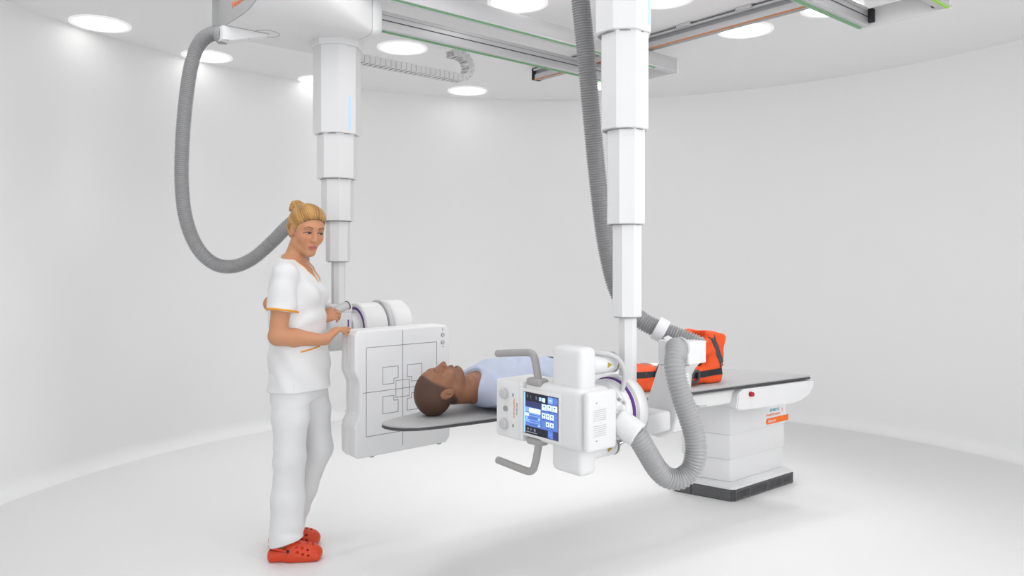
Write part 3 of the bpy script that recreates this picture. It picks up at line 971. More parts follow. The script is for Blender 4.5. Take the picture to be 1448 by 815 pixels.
# kick panels: separate charcoal pieces along the two sides in view, and plain ones behind
def kick_panel(a0, a1, side):
    bm = bmesh.new()
    if side == 'n': o, ex, ey = B1, E1n, -E1n.cross(ZZ)
    if side == 'l': o, ex, ey = B1, E2n, E2n.cross(ZZ)
    if side == 'f': o, ex, ey = BP(0, L2, 0), E1n, E1n.cross(ZZ)
    if side == 'r': o, ex, ey = BP(L1, 0, 0), E2n, -E2n.cross(ZZ)
    ctr = BP(L1 / 2, L2 / 2, 0)
    if ey.dot(ctr - o) < 0: ey = -ey
    bm_box(bm, o, ex, ey, ZZ, (a0 + .002, a1 - .002), (-.002, .004), (.004, KZ - .003), .0012, 1)
    k_ = bm_obj('kick_panel', bm, M['kick'], kick)
    if side == 'n':
        bm = bmesh.new()
        n = int((a1 - a0 - .02) / .009)
        for i in range(n):
            x = a0 + .012 + .009 * i
            bm_box(bm, o, ex, ey, ZZ, (x, x + .003), (-.0032, -.0018), (.014, KZ - .014), 0)
        tag(bm_obj('vent_ribs', bm, M['dark'], k_, 0), kind='stuff')
cuts = [.02, L1 * .27, L1 * .55, L1 * .79, L1 - .02]
for a, b in zip(cuts, cuts[1:]): kick_panel(a, b, 'n')
for a, b in ((.02, L2 * .66), (L2 * .66, L2 - .02)): kick_panel(a, b, 'l')
kick_panel(.02, L1 - .02, 'f'); kick_panel(.02, L2 - .02, 'r')
# white skirt
bm = bmesh.new()
pa = foot_poly(-.002, KZ, .02); pb = foot_poly(-.002, KZ + .012, .02); pc = foot_poly(.035, KZ + .030, .02)
rr = [[bm.verts.new(p) for p in ring] for ring in (pa, pb, pc)]
for a, b in zip(rr, rr[1:]):
    for k in range(8): bm.faces.new([a[k], a[(k + 1) % 8], b[(k + 1) % 8], b[k]])
bm.faces.new(list(reversed(rr[0]))); bm.faces.new(rr[-1])
bmesh.ops.recalc_face_normals(bm, faces=list(bm.faces))
bm_obj('skirt', bm, M['white'], tab, 30)
covers = []
for i, (za, zb, ins) in enumerate(((KZ + .031, .235, .046), (.235, .385, .040), (.385, .640, .034))):
    covers.append(prism('pedestal_cover', foot_poly(ins, za + .0006, .012), ZZ * (zb - za - .0012), M['white'], tab, bevel=.0025, seg=2))
# lettering on the upper cover
pn = E1n.cross(ZZ).normalized()
if pn.dot(B1) > 0: pn = -pn
p0 = BP(0, .034, 0)
fp = lambda x, y: PP(x, y, p0 + E2n * 0, pn)
def onface(x, y):
    v = PP(x, y, BP(0.1, .034, 0), pn); return v
wtop = onface(1089, 582.5); wend = onface(1102, 580)
text('lettering', 'SIEMENS', onface(1088.5, 582.8), E1n, ZZ, .0180, M['teal'], covers[2], width=(onface(1102, 583) - onface(1088.5, 583)).length, bold=True)
text('lettering', 'Healthineers', onface(1083.5, 589.8), E1n, ZZ, .0180, M['orange'], covers[2], width=(onface(1103, 583) - onface(1083.5, 583)).length, bold=True)
bm = bmesh.new()
for (dx, dz, r) in ((0, 0, .0035), (.006, .006, .003), (.006, -.007, .003), (.012, 0, .0025), (-.006, .012, .0025), (.002, .016, .002)):
    o = onface(1105.5, 579.5) + E1n * dx + ZZ * dz
    bm_lathe(bm, o, pn, [(0, r), (.0007, r)], 10)
bm_obj('dot_emblem', bm, M['orange'], covers[2])
q0, q1 = onface(1083, 597), onface(1114.5, 591)
sh = (onface(1084, 592.6).z - onface(1084, 601.2).z)
zc_ = onface(1084, 596.9).z
oo = Vector((q0.x, q0.y, 0)); ln = (Vector((q1.x, q1.y, 0)) - oo).length
strip = [oo + E1n * (sh * .5 - sh * .5 * math.sin(math.radians(a))) + ZZ * (zc_ + sh * .5 * math.cos(math.radians(a))) for a in range(0, 181, 18)]
strip += [oo + E1n * ln + ZZ * (zc_ - sh / 2), oo + E1n * ln + ZZ * (zc_ + sh / 2)]
ost = prism('orange_strip', strip, pn * .0008, M['orange'], covers[2])
text('lettering', 'Multitom Rax', oo + E1n * .022 + pn * .0008 + ZZ * (zc_ - .008), E1n, ZZ, .0165, M['print_white'], covers[2], width=.085, bold=True)
# ------------------------------------------------------------------ implicit surfaces for people and clothes
class SDF:
    def __init__(self):
        self.ops = []
        self.R = np.eye(3); self.o = np.zeros(3)
    def frame(self, R, o):
        self.R = np.array(R, float); self.o = np.array(o, float)
    def pt(self, p):
        return self.R @ np.array(p, float) + self.o
    def _add(self, mode, fn, lo, hi, k):
        self.ops.append((mode, fn, None if lo is None else np.array(lo, np.float32), None if hi is None else np.array(hi, np.float32), k))
    def cone(self, a, b, ra, rb, k=0.01, mode='u'):
        a = self.pt(a).astype(np.float32); b = self.pt(b).astype(np.float32)
        ab = b - a; L2 = float(ab @ ab) + 1e-12
        def fn(q):
            pa = q - a
            t = np.clip((pa @ ab) / L2, 0, 1)
            return np.sqrt(((pa - t[:, None] * ab) ** 2).sum(1)) - (ra + (rb - ra) * t)
        r = max(ra, rb)
        self._add(mode, fn, np.minimum(a, b) - r, np.maximum(a, b) + r, k)
    def chain(self, pts, rs, k=0.01, mode='u'):
        for i in range(len(pts) - 1):
            self.cone(pts[i], pts[i + 1], rs[i], rs[i + 1], k, mode)
    def ell(self, c, r, k=0.01, mode='u', R=None):
        c = self.pt(c).astype(np.float32)
        Rm = (self.R if R is None else self.R @ np.array(R, float)).astype(np.float32)
        r = np.array(r, np.float32)
        def fn(q):
            p = (q - c) @ Rm
            k0 = np.sqrt(((p / r) ** 2).sum(1)); k1 = np.sqrt(((p / (r * r)) ** 2).sum(1)) + 1e-9
            return k0 * (k0 - 1) / k1
        e = np.sqrt((Rm ** 2 * (r ** 2)[None, :]).sum(1))
        self._add(mode, fn, c - e, c + e, k)
    def rbox(self, c, h, rad, k=0.01, mode='u', R=None):
        c = self.pt(c).astype(np.float32)
        Rm = (self.R if R is None else self.R @ np.array(R, float)).astype(np.float32)
        h = np.array(h, np.float32) - rad
        def fn(q):
            d = np.abs((q - c) @ Rm) - h
            return np.sqrt((np.maximum(d, 0) ** 2).sum(1)) + np.minimum(d.max(1), 0) - rad
        e = (np.abs(Rm) * (h + rad)[None, :]).sum(1)
        self._add(mode, fn, c - e, c + e, k)
    def func(self, fn, lo, hi, k=0.01, mode='u'):
        self._add(mode, fn, lo, hi, k)
    def __call__(self, P_):
        P_ = P_.astype(np.float32)
        d = np.full(len(P_), 0.12, np.float32)
        for mode, fn, lo, hi, k in self.ops:
            if lo is None:
                idx = slice(None); q = P_
            else:
                mg = 0.045 + k
                idx = np.nonzero(((P_ > lo - mg) & (P_ < hi + mg)).all(1))[0]
                if len(idx) == 0: continue
                q = P_[idx]
            e = fn(q); a = d[idx]
            if mode == 'u':
                if k > 0:
                    h = np.maximum(k - np.abs(a - e), 0) / k
                    d[idx] = np.minimum(a, e) - h * h * k * 0.25
                else: d[idx] = np.minimum(a, e)
            elif mode == 's':
                e = -e
                h = np.maximum(k - np.abs(a - e), 0) / max(k, 1e-6)
                d[idx] = np.maximum(a, e) + h * h * k * 0.25
            elif mode == 'i':
                h = np.maximum(k - np.abs(a - e), 0) / max(k, 1e-6)
                d[idx] = np.maximum(a, e) + h * h * k * 0.25
            elif mode == 'd':
                d[idx] = a + e
        return d

def sdf_mesh(fn, lo, hi, h):
    B = 8
    lo = np.array(lo, float); hi = np.array(hi, float)
    nb = np.ceil((hi - lo) / (B * h)).astype(int)
    n = nb * B + 1
    bx = [lo[i] + (np.arange(nb[i]) + .5) * B * h for i in range(3)]
    C = np.stack(np.meshgrid(*bx, indexing='ij'), -1).reshape(-1, 3)
    dc = fn(C)
    act = np.abs(dc) < B * h * 1.25
    V = np.repeat(np.repeat(np.repeat(dc.reshape(nb), B, 0), B, 1), B, 2)
    V = np.pad(V, ((0, 1),) * 3, mode='edge').astype(np.float32)
    ai = np.stack(np.nonzero(act.reshape(nb)), -1)
    mask = np.zeros(n, bool)
    for (i, j, k) in ai:
        mask[i * B:i * B + B + 1, j * B:j * B + B + 1, k * B:k * B + B + 1] = True
    gi = np.stack(np.nonzero(mask), -1)
    for s in range(0, len(gi), 1500000):
        g = gi[s:s + 1500000]
        V[g[:, 0], g[:, 1], g[:, 2]] = fn(lo + g * h)
    ins = V < 0
    cnt = np.zeros(np.array(n) - 1, np.uint8)
    for dx in (0, 1):
        for dy in (0, 1):
            for dz in (0, 1):
                cnt += ins[dx:n[0] - 1 + dx, dy:n[1] - 1 + dy, dz:n[2] - 1 + dz]
    cells = np.stack(np.nonzero((cnt > 0) & (cnt < 8)), -1)
    idm = np.full(cnt.shape, -1, np.int32)
    idm[cells[:, 0], cells[:, 1], cells[:, 2]] = np.arange(len(cells))
    acc = np.zeros((len(cells), 3)); num = np.zeros(len(cells))
    cor = [(x, y, z) for x in (0, 1) for y in (0, 1) for z in (0, 1)]
    val = {c: V[cells[:, 0] + c[0], cells[:, 1] + c[1], cells[:, 2] + c[2]] for c in cor}
    for a in cor:
        for ax in range(3):
            if a[ax] == 0:
                b = list(a); b[ax] = 1; b = tuple(b)
                va, vb = val[a], val[b]
                m = (va < 0) != (vb < 0)
                t = np.where(m, va / np.where(m, va - vb, 1), 0)
                p = np.array(a, float)[None, :] + np.zeros((len(cells), 3))
                p[:, ax] += t
                acc[m] += p[m]; num[m] += 1
    verts = lo + (cells + acc / num[:, None]) * h
    quads = []
    for ax in range(3):
        u, v = (ax + 1) % 3, (ax + 2) % 3
        sl0 = [slice(1, n[i] - 1) for i in range(3)]; sl0[ax] = slice(0, n[ax] - 1)
        sl1 = list(sl0); sl1[ax] = slice(1, n[ax])
        a = ins[tuple(sl0)]; b = ins[tuple(sl1)]
        for flip, m in ((False, a & ~b), (True, ~a & b)):
            e = np.stack(np.nonzero(m), -1)
            if len(e) == 0: continue
            off = np.ones(3, int); off[ax] = 0
            e = e + off
            def cid(du, dv):
                c = e.copy(); c[:, u] += du; c[:, v] += dv
                return idm[c[:, 0], c[:, 1], c[:, 2]]
            qd = np.stack([cid(-1, -1), cid(0, -1), cid(0, 0), cid(-1, 0)], -1)
            if flip: qd = qd[:, ::-1]
            quads.append(qd)
    quads = np.concatenate(quads)
    quads = quads[(quads >= 0).all(1)]
    return verts, quads

def sdf_obj(name, fn, lo, hi, h, xf, m, parent, color=None, islands=False):
    """xf: 4x4 world matrix applied to the local mesh"""
    v, qd = sdf_mesh(fn, lo, hi, h)
    R = np.array([[xf[i][j] for j in range(3)] for i in range(3)]); t = np.array([xf[i][3] for i in range(3)])
    w = v @ R.T + t
    me = bpy.data.meshes.new(name)
    me.vertices.add(len(w)); me.vertices.foreach_set('co', w.astype(np.float32).ravel())
    me.loops.add(qd.size); me.loops.foreach_set('vertex_index', qd.astype(np.int32).ravel())
    me.polygons.add(len(qd))
    me.polygons.foreach_set('loop_start', np.arange(0, qd.size, 4, dtype=np.int32))
    me.polygons.foreach_set('loop_total', np.full(len(qd), 4, np.int32))
    me.update(calc_edges=True)
    me.shade_smooth()
    if color is not None:
        ca = me.color_attributes.new('Col', 'FLOAT_COLOR', 'POINT')
        c = np.ones((len(v), 4), np.float32); c[:, :3] = color(v)
        ca.data.foreach_set('color', c.ravel())
    return link_mesh(name, me, m, parent)

def surf(fn, a, b, n=48):
    """first surface crossing from outside point a to inside point b"""
    ts = np.linspace(0, 1, n * 4)
    pts = np.array(a)[None, :] + (np.array(b) - np.array(a))[None, :] * ts[:, None]
    d = fn(pts)
    i = int(np.argmax(d < 0))
    return pts[i] if d[i] < 0 else None

def sstep(a, b, x):
    t = np.clip((x - a) / (b - a), 0, 1)
    return t * t * (3 - 2 * t)

def loft(axis, ts, c, a, b, cw=None, p=2.0):
    """elliptic loft: axis index; c/a centre and half size in depth, b half width (+cw centre)"""
    ts = np.array(ts, float); c = np.array(c); a = np.array(a); b = np.array(b)
    cw = np.zeros_like(ts) if cw is None else np.array(cw)
    def fn(q):
        if axis == 2: t, dpt, wid = q[:, 2], q[:, 0], q[:, 1]
        else: t, dpt, wid = q[:, 0], q[:, 2], q[:, 1]
        # smooth interpolation of the section
        i = np.clip(np.searchsorted(ts, t) - 1, 0, len(ts) - 2)
        f = np.clip((t - ts[i]) / (ts[i + 1] - ts[i]), 0, 1); f = f * f * (3 - 2 * f) * .5 + f * .5
        L = lambda arr: arr[i] + (arr[i + 1] - arr[i]) * f
        aa, bb = L(a), L(b)
        x = np.abs((dpt - L(c)) / aa); y = np.abs((wid - L(cw)) / bb)
        r = (x ** p + y ** p + 1e-9) ** (1 / p)
        g = np.sqrt((x / r / aa) ** 2 + (y / r / bb) ** 2) + 1e-6
        d = (r - 1) / g
        d = np.clip(d, -.2, .4)
        e = np.maximum(ts[0] - t, t - ts[-1])
        return np.maximum(d, e).astype(np.float32)
    A, Bm = a.max(), b.max()
    if axis == 2: lo = [c.min() - A, (cw - b).min(), ts[0]]; hi = [c.max() + A, (cw + b).max(), ts[-1]]
    else: lo = [ts[0], (cw - b).min(), c.min() - A]; hi = [ts[-1], (cw + b).max(), c.max() + A]
    return fn, lo, hi

def head(S, R, o, male=False, sc=1.0):
    """head local: x forward, y left, z up; origin in the middle of the skull"""
    S.frame(np.array(R) * sc, o)
    s = sc
    g = 1.0 if male else 0.0
    S.ell((-.014, 0, .030), (.098 * s, .075 * s, .088 * s), .0)
    S.ell((.024, 0, -.030), (.064 * s, (.058 + .005 * g) * s, .074 * s), .03)
    S.ell((.030, 0, .030), (.060 * s, .064 * s, .060 * s), .02)                       # forehead
    S.cone((-.004, .046 + .007 * g, -.062), (.060, .014 + .006 * g, -.100), .017 * s, (.015 + .002 * g) * s, .025)
    S.cone((-.004, -.046 - .007 * g, -.062), (.060, -.014 - .006 * g, -.100), .017 * s, (.015 + .002 * g) * s, .025)
    S.ell((.070 + .002 * g, 0, -.098), ((.020 + .001 * g) * s, .021 * s, .019 * s), .02)   # chin
    for y in (-1, 1):
        S.ell((.058, y * (.033 + .003 * g), -.026), (.028 * s, .026 * s, .028 * s), .025)             # cheek
    S.ell((.080, 0, .026), (.016 * s, (.046 + .004 * g) * s, .012 * s), .02)              # brow
    S.ell((.074, 0, -.066), (.021 * s, .027 * s, .025 * s), .02)                         # muzzle
    for y in (-1, 1):
        S.ell((.100, y * .032, .004), (.022 * s, .017 * s, .011 * s), .018, 's')
        S.ell((.0760, y * .031, .0035), (.0155 * s, .0165 * s, .0125 * s), .004)          # closed / lowered lids and eyeball
    S.cone((.088, 0, .016), (.1075 + .004 * g, 0, -.030), .0075 * s, (.0110 + .002 * g) * s, .014)
    for y in (-1, 1):
        S.ell((.0985, y * (.0105 + .003 * g), -.034), (.0115 * s, .0085 * s, .0085 * s), .006)
        S.ell((.1045, y * .0065, -.0445), (.006 * s, .0042 * s, .004 * s), .003, 's')
    lt = 1.0 + .25 * g
    for y in (-1, 1):
        S.cone((.0945, 0, -.0625), (.0820, y * .025, -.0650), .0050 * s * lt, .0028 * s, .007)
        S.cone((.0930, 0, -.0735), (.0820, y * .022, -.0680), .0060 * s * lt, .0028 * s, .007)
        S.cone((.1010, 0, -.0680), (.0880, y * .026, -.0665), .0014 * s, .0012 * s, .003, 's')
    S.ell((.092, 0, -.084), (.008 * s, .02 * s, .005 * s), .010, 's')
    for y in (-1, 1):                                                                     # ears
        rr = [[math.cos(.25), 0, -math.sin(.25)], [0, 1, 0], [math.sin(.25), 0, math.cos(.25)]]
        S.ell((-.010, y * (.074 + .003 * g), -.006), (.019 * s, .0085 * s, .031 * s), .008, 'u', rr)
        S.ell((-.008, y * (.083 + .003 * g), -.004), (.011 * s, .007 * s, .020 * s), .005, 's', rr)
        S.ell((-.004, y * (.080 + .003 * g), -.010), (.004 * s, .004 * s, .007 * s), .003, 'u', rr)

def hand(S, wrist, d, n, side, curls, thumb=(0.5, 0.6), sc=1.0, wr=.024):
    """d: towards the fingers, n: out of the palm, side: towards the thumb"""
    d = np.array(d, float); d /= np.linalg.norm(d)
    n = np.array(n, float); n -= d * (n @ d); n /= np.linalg.norm(n)
    w = np.array(side, float); w -= d * (w @ d) + n * (w @ n); w /= np.linalg.norm(w)
    S.frame(np.eye(3), np.zeros(3))
    wrist = np.array(wrist, float)
    base = [(.030, .086, .0086, .070), (.010, .090, .0090, .078), (-.010, .087, .0086, .072), (-.028, .080, .0076, .056)]
    for (lat, fw, r, L), cu in zip(base, curls):
        k0 = wrist + (d * fw + w * lat) * sc
        S.cone(wrist + (w * lat * .55 + d * .008) * sc, k0, .0165 * sc, .0118 * sc, .014)
        p = k0
        fr = [.46, .30, .24]
        rad = [r * 1.06, r, r * .92, r * .78]
        fd = d + w * lat * 1.2; fd /= np.linalg.norm(fd)      # fan out slightly
        ang = 0.0
        for j in range(3):
            ang += cu[j]
            dirn = fd * math.cos(ang) + n * math.sin(ang)
            q = p + dirn * L * fr[j] * sc
            S.cone(p, q, rad[j] * sc, rad[j + 1] * sc, .0035)
            p = q
    S.cone(wrist + d * .01 * sc, wrist + d * .075 * sc, .0185 * sc, .016 * sc, .016)
    t0 = wrist + (d * .022 + w * .022) * sc
    td = d * math.cos(thumb[0]) + w * math.sin(thumb[0]) + n * .25
    td /= np.linalg.norm(td)
    t1 = t0 + td * .040 * sc
    td2 = td * math.cos(thumb[1]) + (d * .8 + n * .6) * math.sin(thumb[1]); td2 /= np.linalg.norm(td2)
    t2 = t1 + td2 * .030 * sc; t3 = t2 + td2 * .022 * sc
    S.chain([t0, t1, t2, t3], [.0145 * sc, .0110 * sc, .0100 * sc, .0080 * sc], .006)
# ------------------------------------------------------------------ the standing woman
M['skin'] = attr_mat('skin', 0.5, var=0.04, scale=40, sss=0.12, spec=0.35, bump=0.05, bscale=300)
M['hair'] = attr_mat('blond_hair', 0.42, var=0.35, scale=1.0, spec=0.4, stretch=(60, 60, 60))
M['skin_dark'] = attr_mat('brown_skin', 0.48, var=0.05, scale=40, sss=0.08, spec=0.4, bump=0.08, bscale=300)
def rot(yaw=0, pitch=0, roll=0):
    """columns: forward, left, up; pitch > 0 looks down"""
    cy, sy = math.cos(yaw), math.sin(yaw); cp, sp_ = math.cos(pitch), math.sin(pitch); cr, sr = math.cos(roll), math.sin(roll)
    Rz = np.array([[cy, -sy, 0], [sy, cy, 0], [0, 0, 1]])
    Ry = np.array([[cp, 0, sp_], [0, 1, 0], [-sp_, 0, cp]])
    Rx = np.array([[1, 0, 0], [0, cr, -sr], [0, sr, cr]])
    return Rz @ Ry @ Rx

NO = Vector((-1.052, 3.687, 0))
NTH = math.radians(-8)
NX = Matrix.Translation(NO) @ Matrix.Rotation(NTH, 4, 'Z')
NXi = NX.inverted()
def nl(w):
    v = NXi @ Vector(w); return np.array([v.x, v.y, v.z])

nurse = thing('person', 'standing person in white uniform with blond bun, resting a hand on the detector panel', 'person', NO)
HR = rot(math.radians(-43), math.radians(13), math.radians(-3)); HO = np.array([.050, -.008, 1.580])
# joints (local: x forward, y left, z up)
shR, elR = np.array([.006, -.155, 1.362]), np.array([-.012, -.200, 1.078])
wrR = nl(P(459, 481, 3.585))
shL, elL = np.array([-.035, .155, 1.362]), np.array([-.225, .185, 1.205])
grip_mid = (g0 * .35 + g1 * .65)
wrL = nl(grip_mid + (g1 - g0).normalized() * .085 + Vector((-.012, -.02, -.012)))

def torso_fn(off=0.0):
    return loft(2, [.78, .88, .97, 1.06, 1.16, 1.25, 1.32, 1.38, 1.425, 1.455],
                [0, -.002, 0, 0, -.003, .002, -.006, -.018, -.026, -.030],
                [x + off for x in [.100, .108, .100, .088, .094, .112, .104, .082, .058, .048]],
                [x + off for x in [.160, .170, .155, .132, .138, .150, .156, .140, .085, .050]])
S = SDF()
fn, lo, hi = torso_fn()
S.func(fn, lo, hi, 0)
S.cone((-.030, 0, 1.40), (.012, -.004, 1.520), .053, .047, .03)                       # neck
for sh, el in ((shR, elR), (shL, elL)):
    S.cone((-.03, sh[1] * .45, 1.395), sh, .045, .046, .03)
    S.chain([sh, sh * .5 + el * .5, el], [.048, .045, .041], .02)
for el, wr in ((elR, wrR), (elL, wrL)):
    m_ = el * .65 + wr * .35
    S.chain([el, m_, wr], [.041, .042, .0255], .015)
hipR, knR, anR = np.array([.0, -.085, .88]), np.array([.004, -.098, .487]), np.array([-.018, -.100, .085])
hipL, knL, anL = np.array([.0, .085, .88]), np.array([.070, .085, .490]), np.array([-.092, .085, .085])
for h_, k_, a_ in ((hipR, knR, anR), (hipL, knL, anL)):
    S.chain([h_, (h_ + k_) / 2, k_, k_ * .6 + a_ * .4 + np.array([-.012, 0, 0]), a_], [.082, .072, .052, .050, .033], .02)
    S.cone(a_ + np.array([-.015, 0, -.035]), a_ + np.array([.10, 0, -.052]), .028, .022, .02)
head(S, HR, HO, False, .985)
# right hand lies on the top edge of the panel
kn = nl(P(481, 462.5, 3.66)); tipd = nl(P(500, 462.5, 3.70))
dR = kn - wrR
hand(S, wrR, dR, nl(Vector(NO) + Vector((0.15, -.2, -1))) - nl(NO), nl(Vector(NO) + Vector((-.25, 1, 0.25))) - nl(NO),
     [(.40, .08, .08), (.46, .10, .12), (.68, .22, .18), (.95, .35, .25)], thumb=(.55, .3), sc=.98)
# left hand closes round the grip
axg = (g0 - g1).normalized()
dl = grip_mid - (NX @ Vector(wrL))
hand(S, wrL, nl(NO + Vector((.85, .25, .35))) - nl(NO), nl(NO + Vector((.15, .75, -.45))) - nl(NO), nl(NO + Vector((-.3, .4, .8))) - nl(NO),
     [(.5, .7, .6), (.5, .7, .6), (.55, .75, .6), (.6, .8, .6)], thumb=(.6, .5), sc=.90)
S.frame(np.eye(3), np.zeros(3))

SKIN = np.array([.57, .275, .150]); SKIN2 = np.array([.66, .335, .235])
def face_color(v, R, o, sc, skin, lips, brow, lash, male=False):
    q = (v - o) @ np.array(R) / sc
    c = np.tile(skin, (len(v), 1))
    def mixin(c, col, m):
        return c * (1 - m[:, None]) + np.array(col)[None, :] * m[:, None]
    x, y, z = q[:, 0], q[:, 1], q[:, 2]
    ay = np.abs(y)
    front = (x > .055)
    # cheeks and nose tip
    ch = np.exp(-(((ay - .040) / .016) ** 2 + ((z + .030) / .016) ** 2)) * front
    c = mixin(c, skin * np.array([1.02, .82, .80]), ch * .6)
    # lips
    lz = -.0675 - .003 * 0 + (ay / .024) ** 2 * -.0005
    up = (z > lz) & (z < lz + .0095 * np.clip(1 - (ay / .0235) ** 2, 0, 1) + .0008)
    dn = (z <= lz) & (z > lz - .0120 * np.clip(1 - (ay / .0215) ** 2, 0, 1) - .0008)
    li = (up | dn) & (x > .078) & (ay < .0235)
    c = mixin(c, lips, li * .85)
    ml = (np.abs(z - lz) < .0016) & (ay < .0225) & (x > .078)
    c = mixin(c, np.array(lips) * .35, ml * .8)
    # brows
    bz = .0255 + .006 * np.clip((ay - .014) / .024, 0, 1) - .010 * np.clip((ay - .036) / .018, 0, 1)
    b = (np.abs(z - bz) < .0032 * (1.2 - .5 * np.clip((ay - .014) / .04, 0, 1))) & (ay > .013) & (ay < .052) & (x > .045)
    c = mixin(c, brow, b * .85)
    # eyes
    e = ((ay - .0315) / .0150) ** 2 + ((z - .0010) / .0050) ** 2
    inner = (e < 1) & (x > .06)
    if male:
        ll = (np.abs(z + .0035 + .003 * ((ay - .0315) / .014) ** 2 * -1) < .0015) & (np.abs(ay - .0315) < .0145) & (x > .06)
        c = mixin(c, lash, ll * .85)
    else:
        c = mixin(c, [.62, .55, .52], inner * 1.0)
        ir = (((y + .0 - np.sign(y) * .0315 - .003) / .0064) ** 2 + ((z + .0005) / .0062) ** 2 < 1) & inner
        c = mixin(c, [.035, .022, .018], ir * 1.0)
        ll = (np.abs(z - (.0052 - .0042 * ((ay - .0315) / .0150) ** 2)) < .0030) & (np.abs(ay - .0325) < .0185) & (x > .055)
        c = mixin(c, lash, ll * .95)
        sh_ = (np.abs(z - .0115) < .005) & (np.abs(ay - .032) < .017) & (x > .06)
        c = mixin(c, skin * .72, sh_ * .5)
    # nostrils
    nn = (((ay - .0065) / .0042) ** 2 + ((z + .0445) / .0035) ** 2 < 1) & (x > .095)
    c = mixin(c, skin * .35, nn * .8)
    return c, q
def nurse_col(v):
    c, q = face_color(v, HR, HO, .985, SKIN, [.50, .15, .14], [.13, .065, .03], [.012, .007, .005])
    return c
body_n = sdf_obj('body', S, (-.34, -.34, .02), (.44, .44, 1.74), .0034, NX, M['skin'], nurse, nurse_col)

# --- hair: cap swept back into a bun
H = SDF()
H.frame(HR * .985, HO)
H.ell((-.018, 0, .034), (.1040, .0815, .0945), 0)
H.ell((-.050, 0, .000), (.070, .072, .075), .03)
H.ell((.024, 0, .070), (.056, .060, .050), .03)
# cut away face and neck
H.ell((.112, 0, -.034), (.094, .112, .104), .004, 's')
H.ell((.085, 0, -.085), (.075, .112, .070), .006, 's')
for y in (-1, 1):
    H.ell((-.012, y * .085, -.012), (.026, .03, .034), .006, 's')
H.rbox((-.03, 0, -.118), (.15, .15, .06), .01, .015, 's', [[math.cos(.35), 0, -math.sin(.35)], [0, 1, 0], [math.sin(.35), 0, math.cos(.35)]])
random.seed(3)
bc = np.array([-.104, -.016, .090])
H.ell(bc, (.030, .034, .032), .006)
for k in range(9):
    a = 2 * math.pi * k / 9
    p0_ = bc + np.array([-.012 + .012 * math.sin(a * 2), .029 * math.cos(a), .029 * math.sin(a)])
    p1_ = bc + np.array([-.020 + .010 * math.cos(a * 3), .034 * math.cos(a + .9), .032 * math.sin(a + .9)])
    H.cone(p0_, p1_, .0105, .0075, .004)
H.cone(bc + np.array([-.01, -.012, .02]), bc + np.array([-.035, -.022, .006]), .007, .004, .003)
H.cone(bc + np.array([-.02, .0, -.02]), bc + np.array([-.022, -.012, -.04]), .007, .004, .003)
H.frame(np.eye(3), np.zeros(3))
HAX = np.array([.86, .10, -.50]); HAX /= np.linalg.norm(HAX)
HE1 = np.cross(HAX, [0, 1, 0]); HE1 /= np.linalg.norm(HE1); HE2 = np.cross(HAX, HE1)
def strand_phase(p):
    d = p - bc
    a = np.arctan2(d @ HE1, d @ HE2)
    r = np.sqrt((d * d).sum(1))
    return a, r
def strands(q):
    p = (q - HO.astype(np.float32)) @ (HR.astype(np.float32))
    a, r = strand_phase(p)
    amp = sstep(.02, .06, r)
    return (amp * (.0006 * np.sin(a * 53 + 5 * np.sin(a * 5) + 9 * r / .1) + .0005 * np.sin(a * 71 + 3 + 22 * r))).astype(np.float32)
H.func(strands, None, None, 0, 'd')
def hair_col(v):
    p = (v - HO) @ HR
    a, r = strand_phase(p)
    t = .54 + .20 * np.sin(a * 53 + 5 * np.sin(a * 5) + 9 * r / .1) + .16 * np.sin(a * 97 + 1.3 + 20 * r) + .18 * np.sin(a * 9 + 2)
    t = np.clip(t, 0, 1)[:, None]
    c = np.array([.20, .08, .016]) * (1 - t) + np.array([.64, .36, .11]) * t
    el_ = np.sqrt(((p[:, 0] - .112) / .094) ** 2 + (p[:, 1] / .112) ** 2 + ((p[:, 2] + .034) / .104) ** 2)
    dk = (sstep(1.28, 1.0, el_) * (.55 + .45 * sstep(.2, .8, .5 + .5 * np.sin(a * 23 + 1))))[:, None] * .75     # darker roots at the hairline
    return c * (1 - dk) + np.array([.11, .06, .026]) * dk
sdf_obj('hair', H, HO - .16, HO + .17, .0026, NX, M['hair'], nurse, hair_col)

# --- tunic
T = SDF()
def tun(off=0.0):
    return loft(2, [.800, .90, 1.00, 1.10, 1.20, 1.28, 1.34, 1.39, 1.43, 1.458],
                [.010, .008, .004, .0, -.006, -.004, -.010, -.022, -.030, -.034],
                [x + off for x in [.144, .138, .133, .130, .130, .127, .112, .088, .066, .056]],
                [x + off for x in [.192, .186, .176, .164, .166, .166, .166, .150, .095, .062]])
fn, lo, hi = tun()
T.func(fn, lo, hi, 0)
for y in (-1, 1):
    T.ell((.060, y * .055, 1.262), (.062, .056, .055), .04)
def sleeve(sh, el, t, r0, r1):
    L = float(np.linalg.norm(el - sh)); ax = ((el - sh) / L).astype(np.float32); s0 = sh.astype(np.float32)
    def f(q):
        u = (q - s0) @ ax
        uc = np.clip(u, 0, L)
        rr = np.sqrt(((q - s0 - uc[:, None] * ax) ** 2).sum(1))
        return np.maximum(rr - (r0 + (r1 - r0) * uc / (L * t)), u - L * t).astype(np.float32)
    T.func(f, np.minimum(sh, sh + (el - sh) * t) - .08, np.maximum(sh, sh + (el - sh) * t) + .08, .012)
for sh, el, t in ((shR, elR, .60), (shL, elL, .62)):
    T.cone((-.03, sh[1] * .5, 1.398), sh + np.array([0, 0, .002]), .050, .057, .03)
    sleeve(sh, el, t, .058, .068)
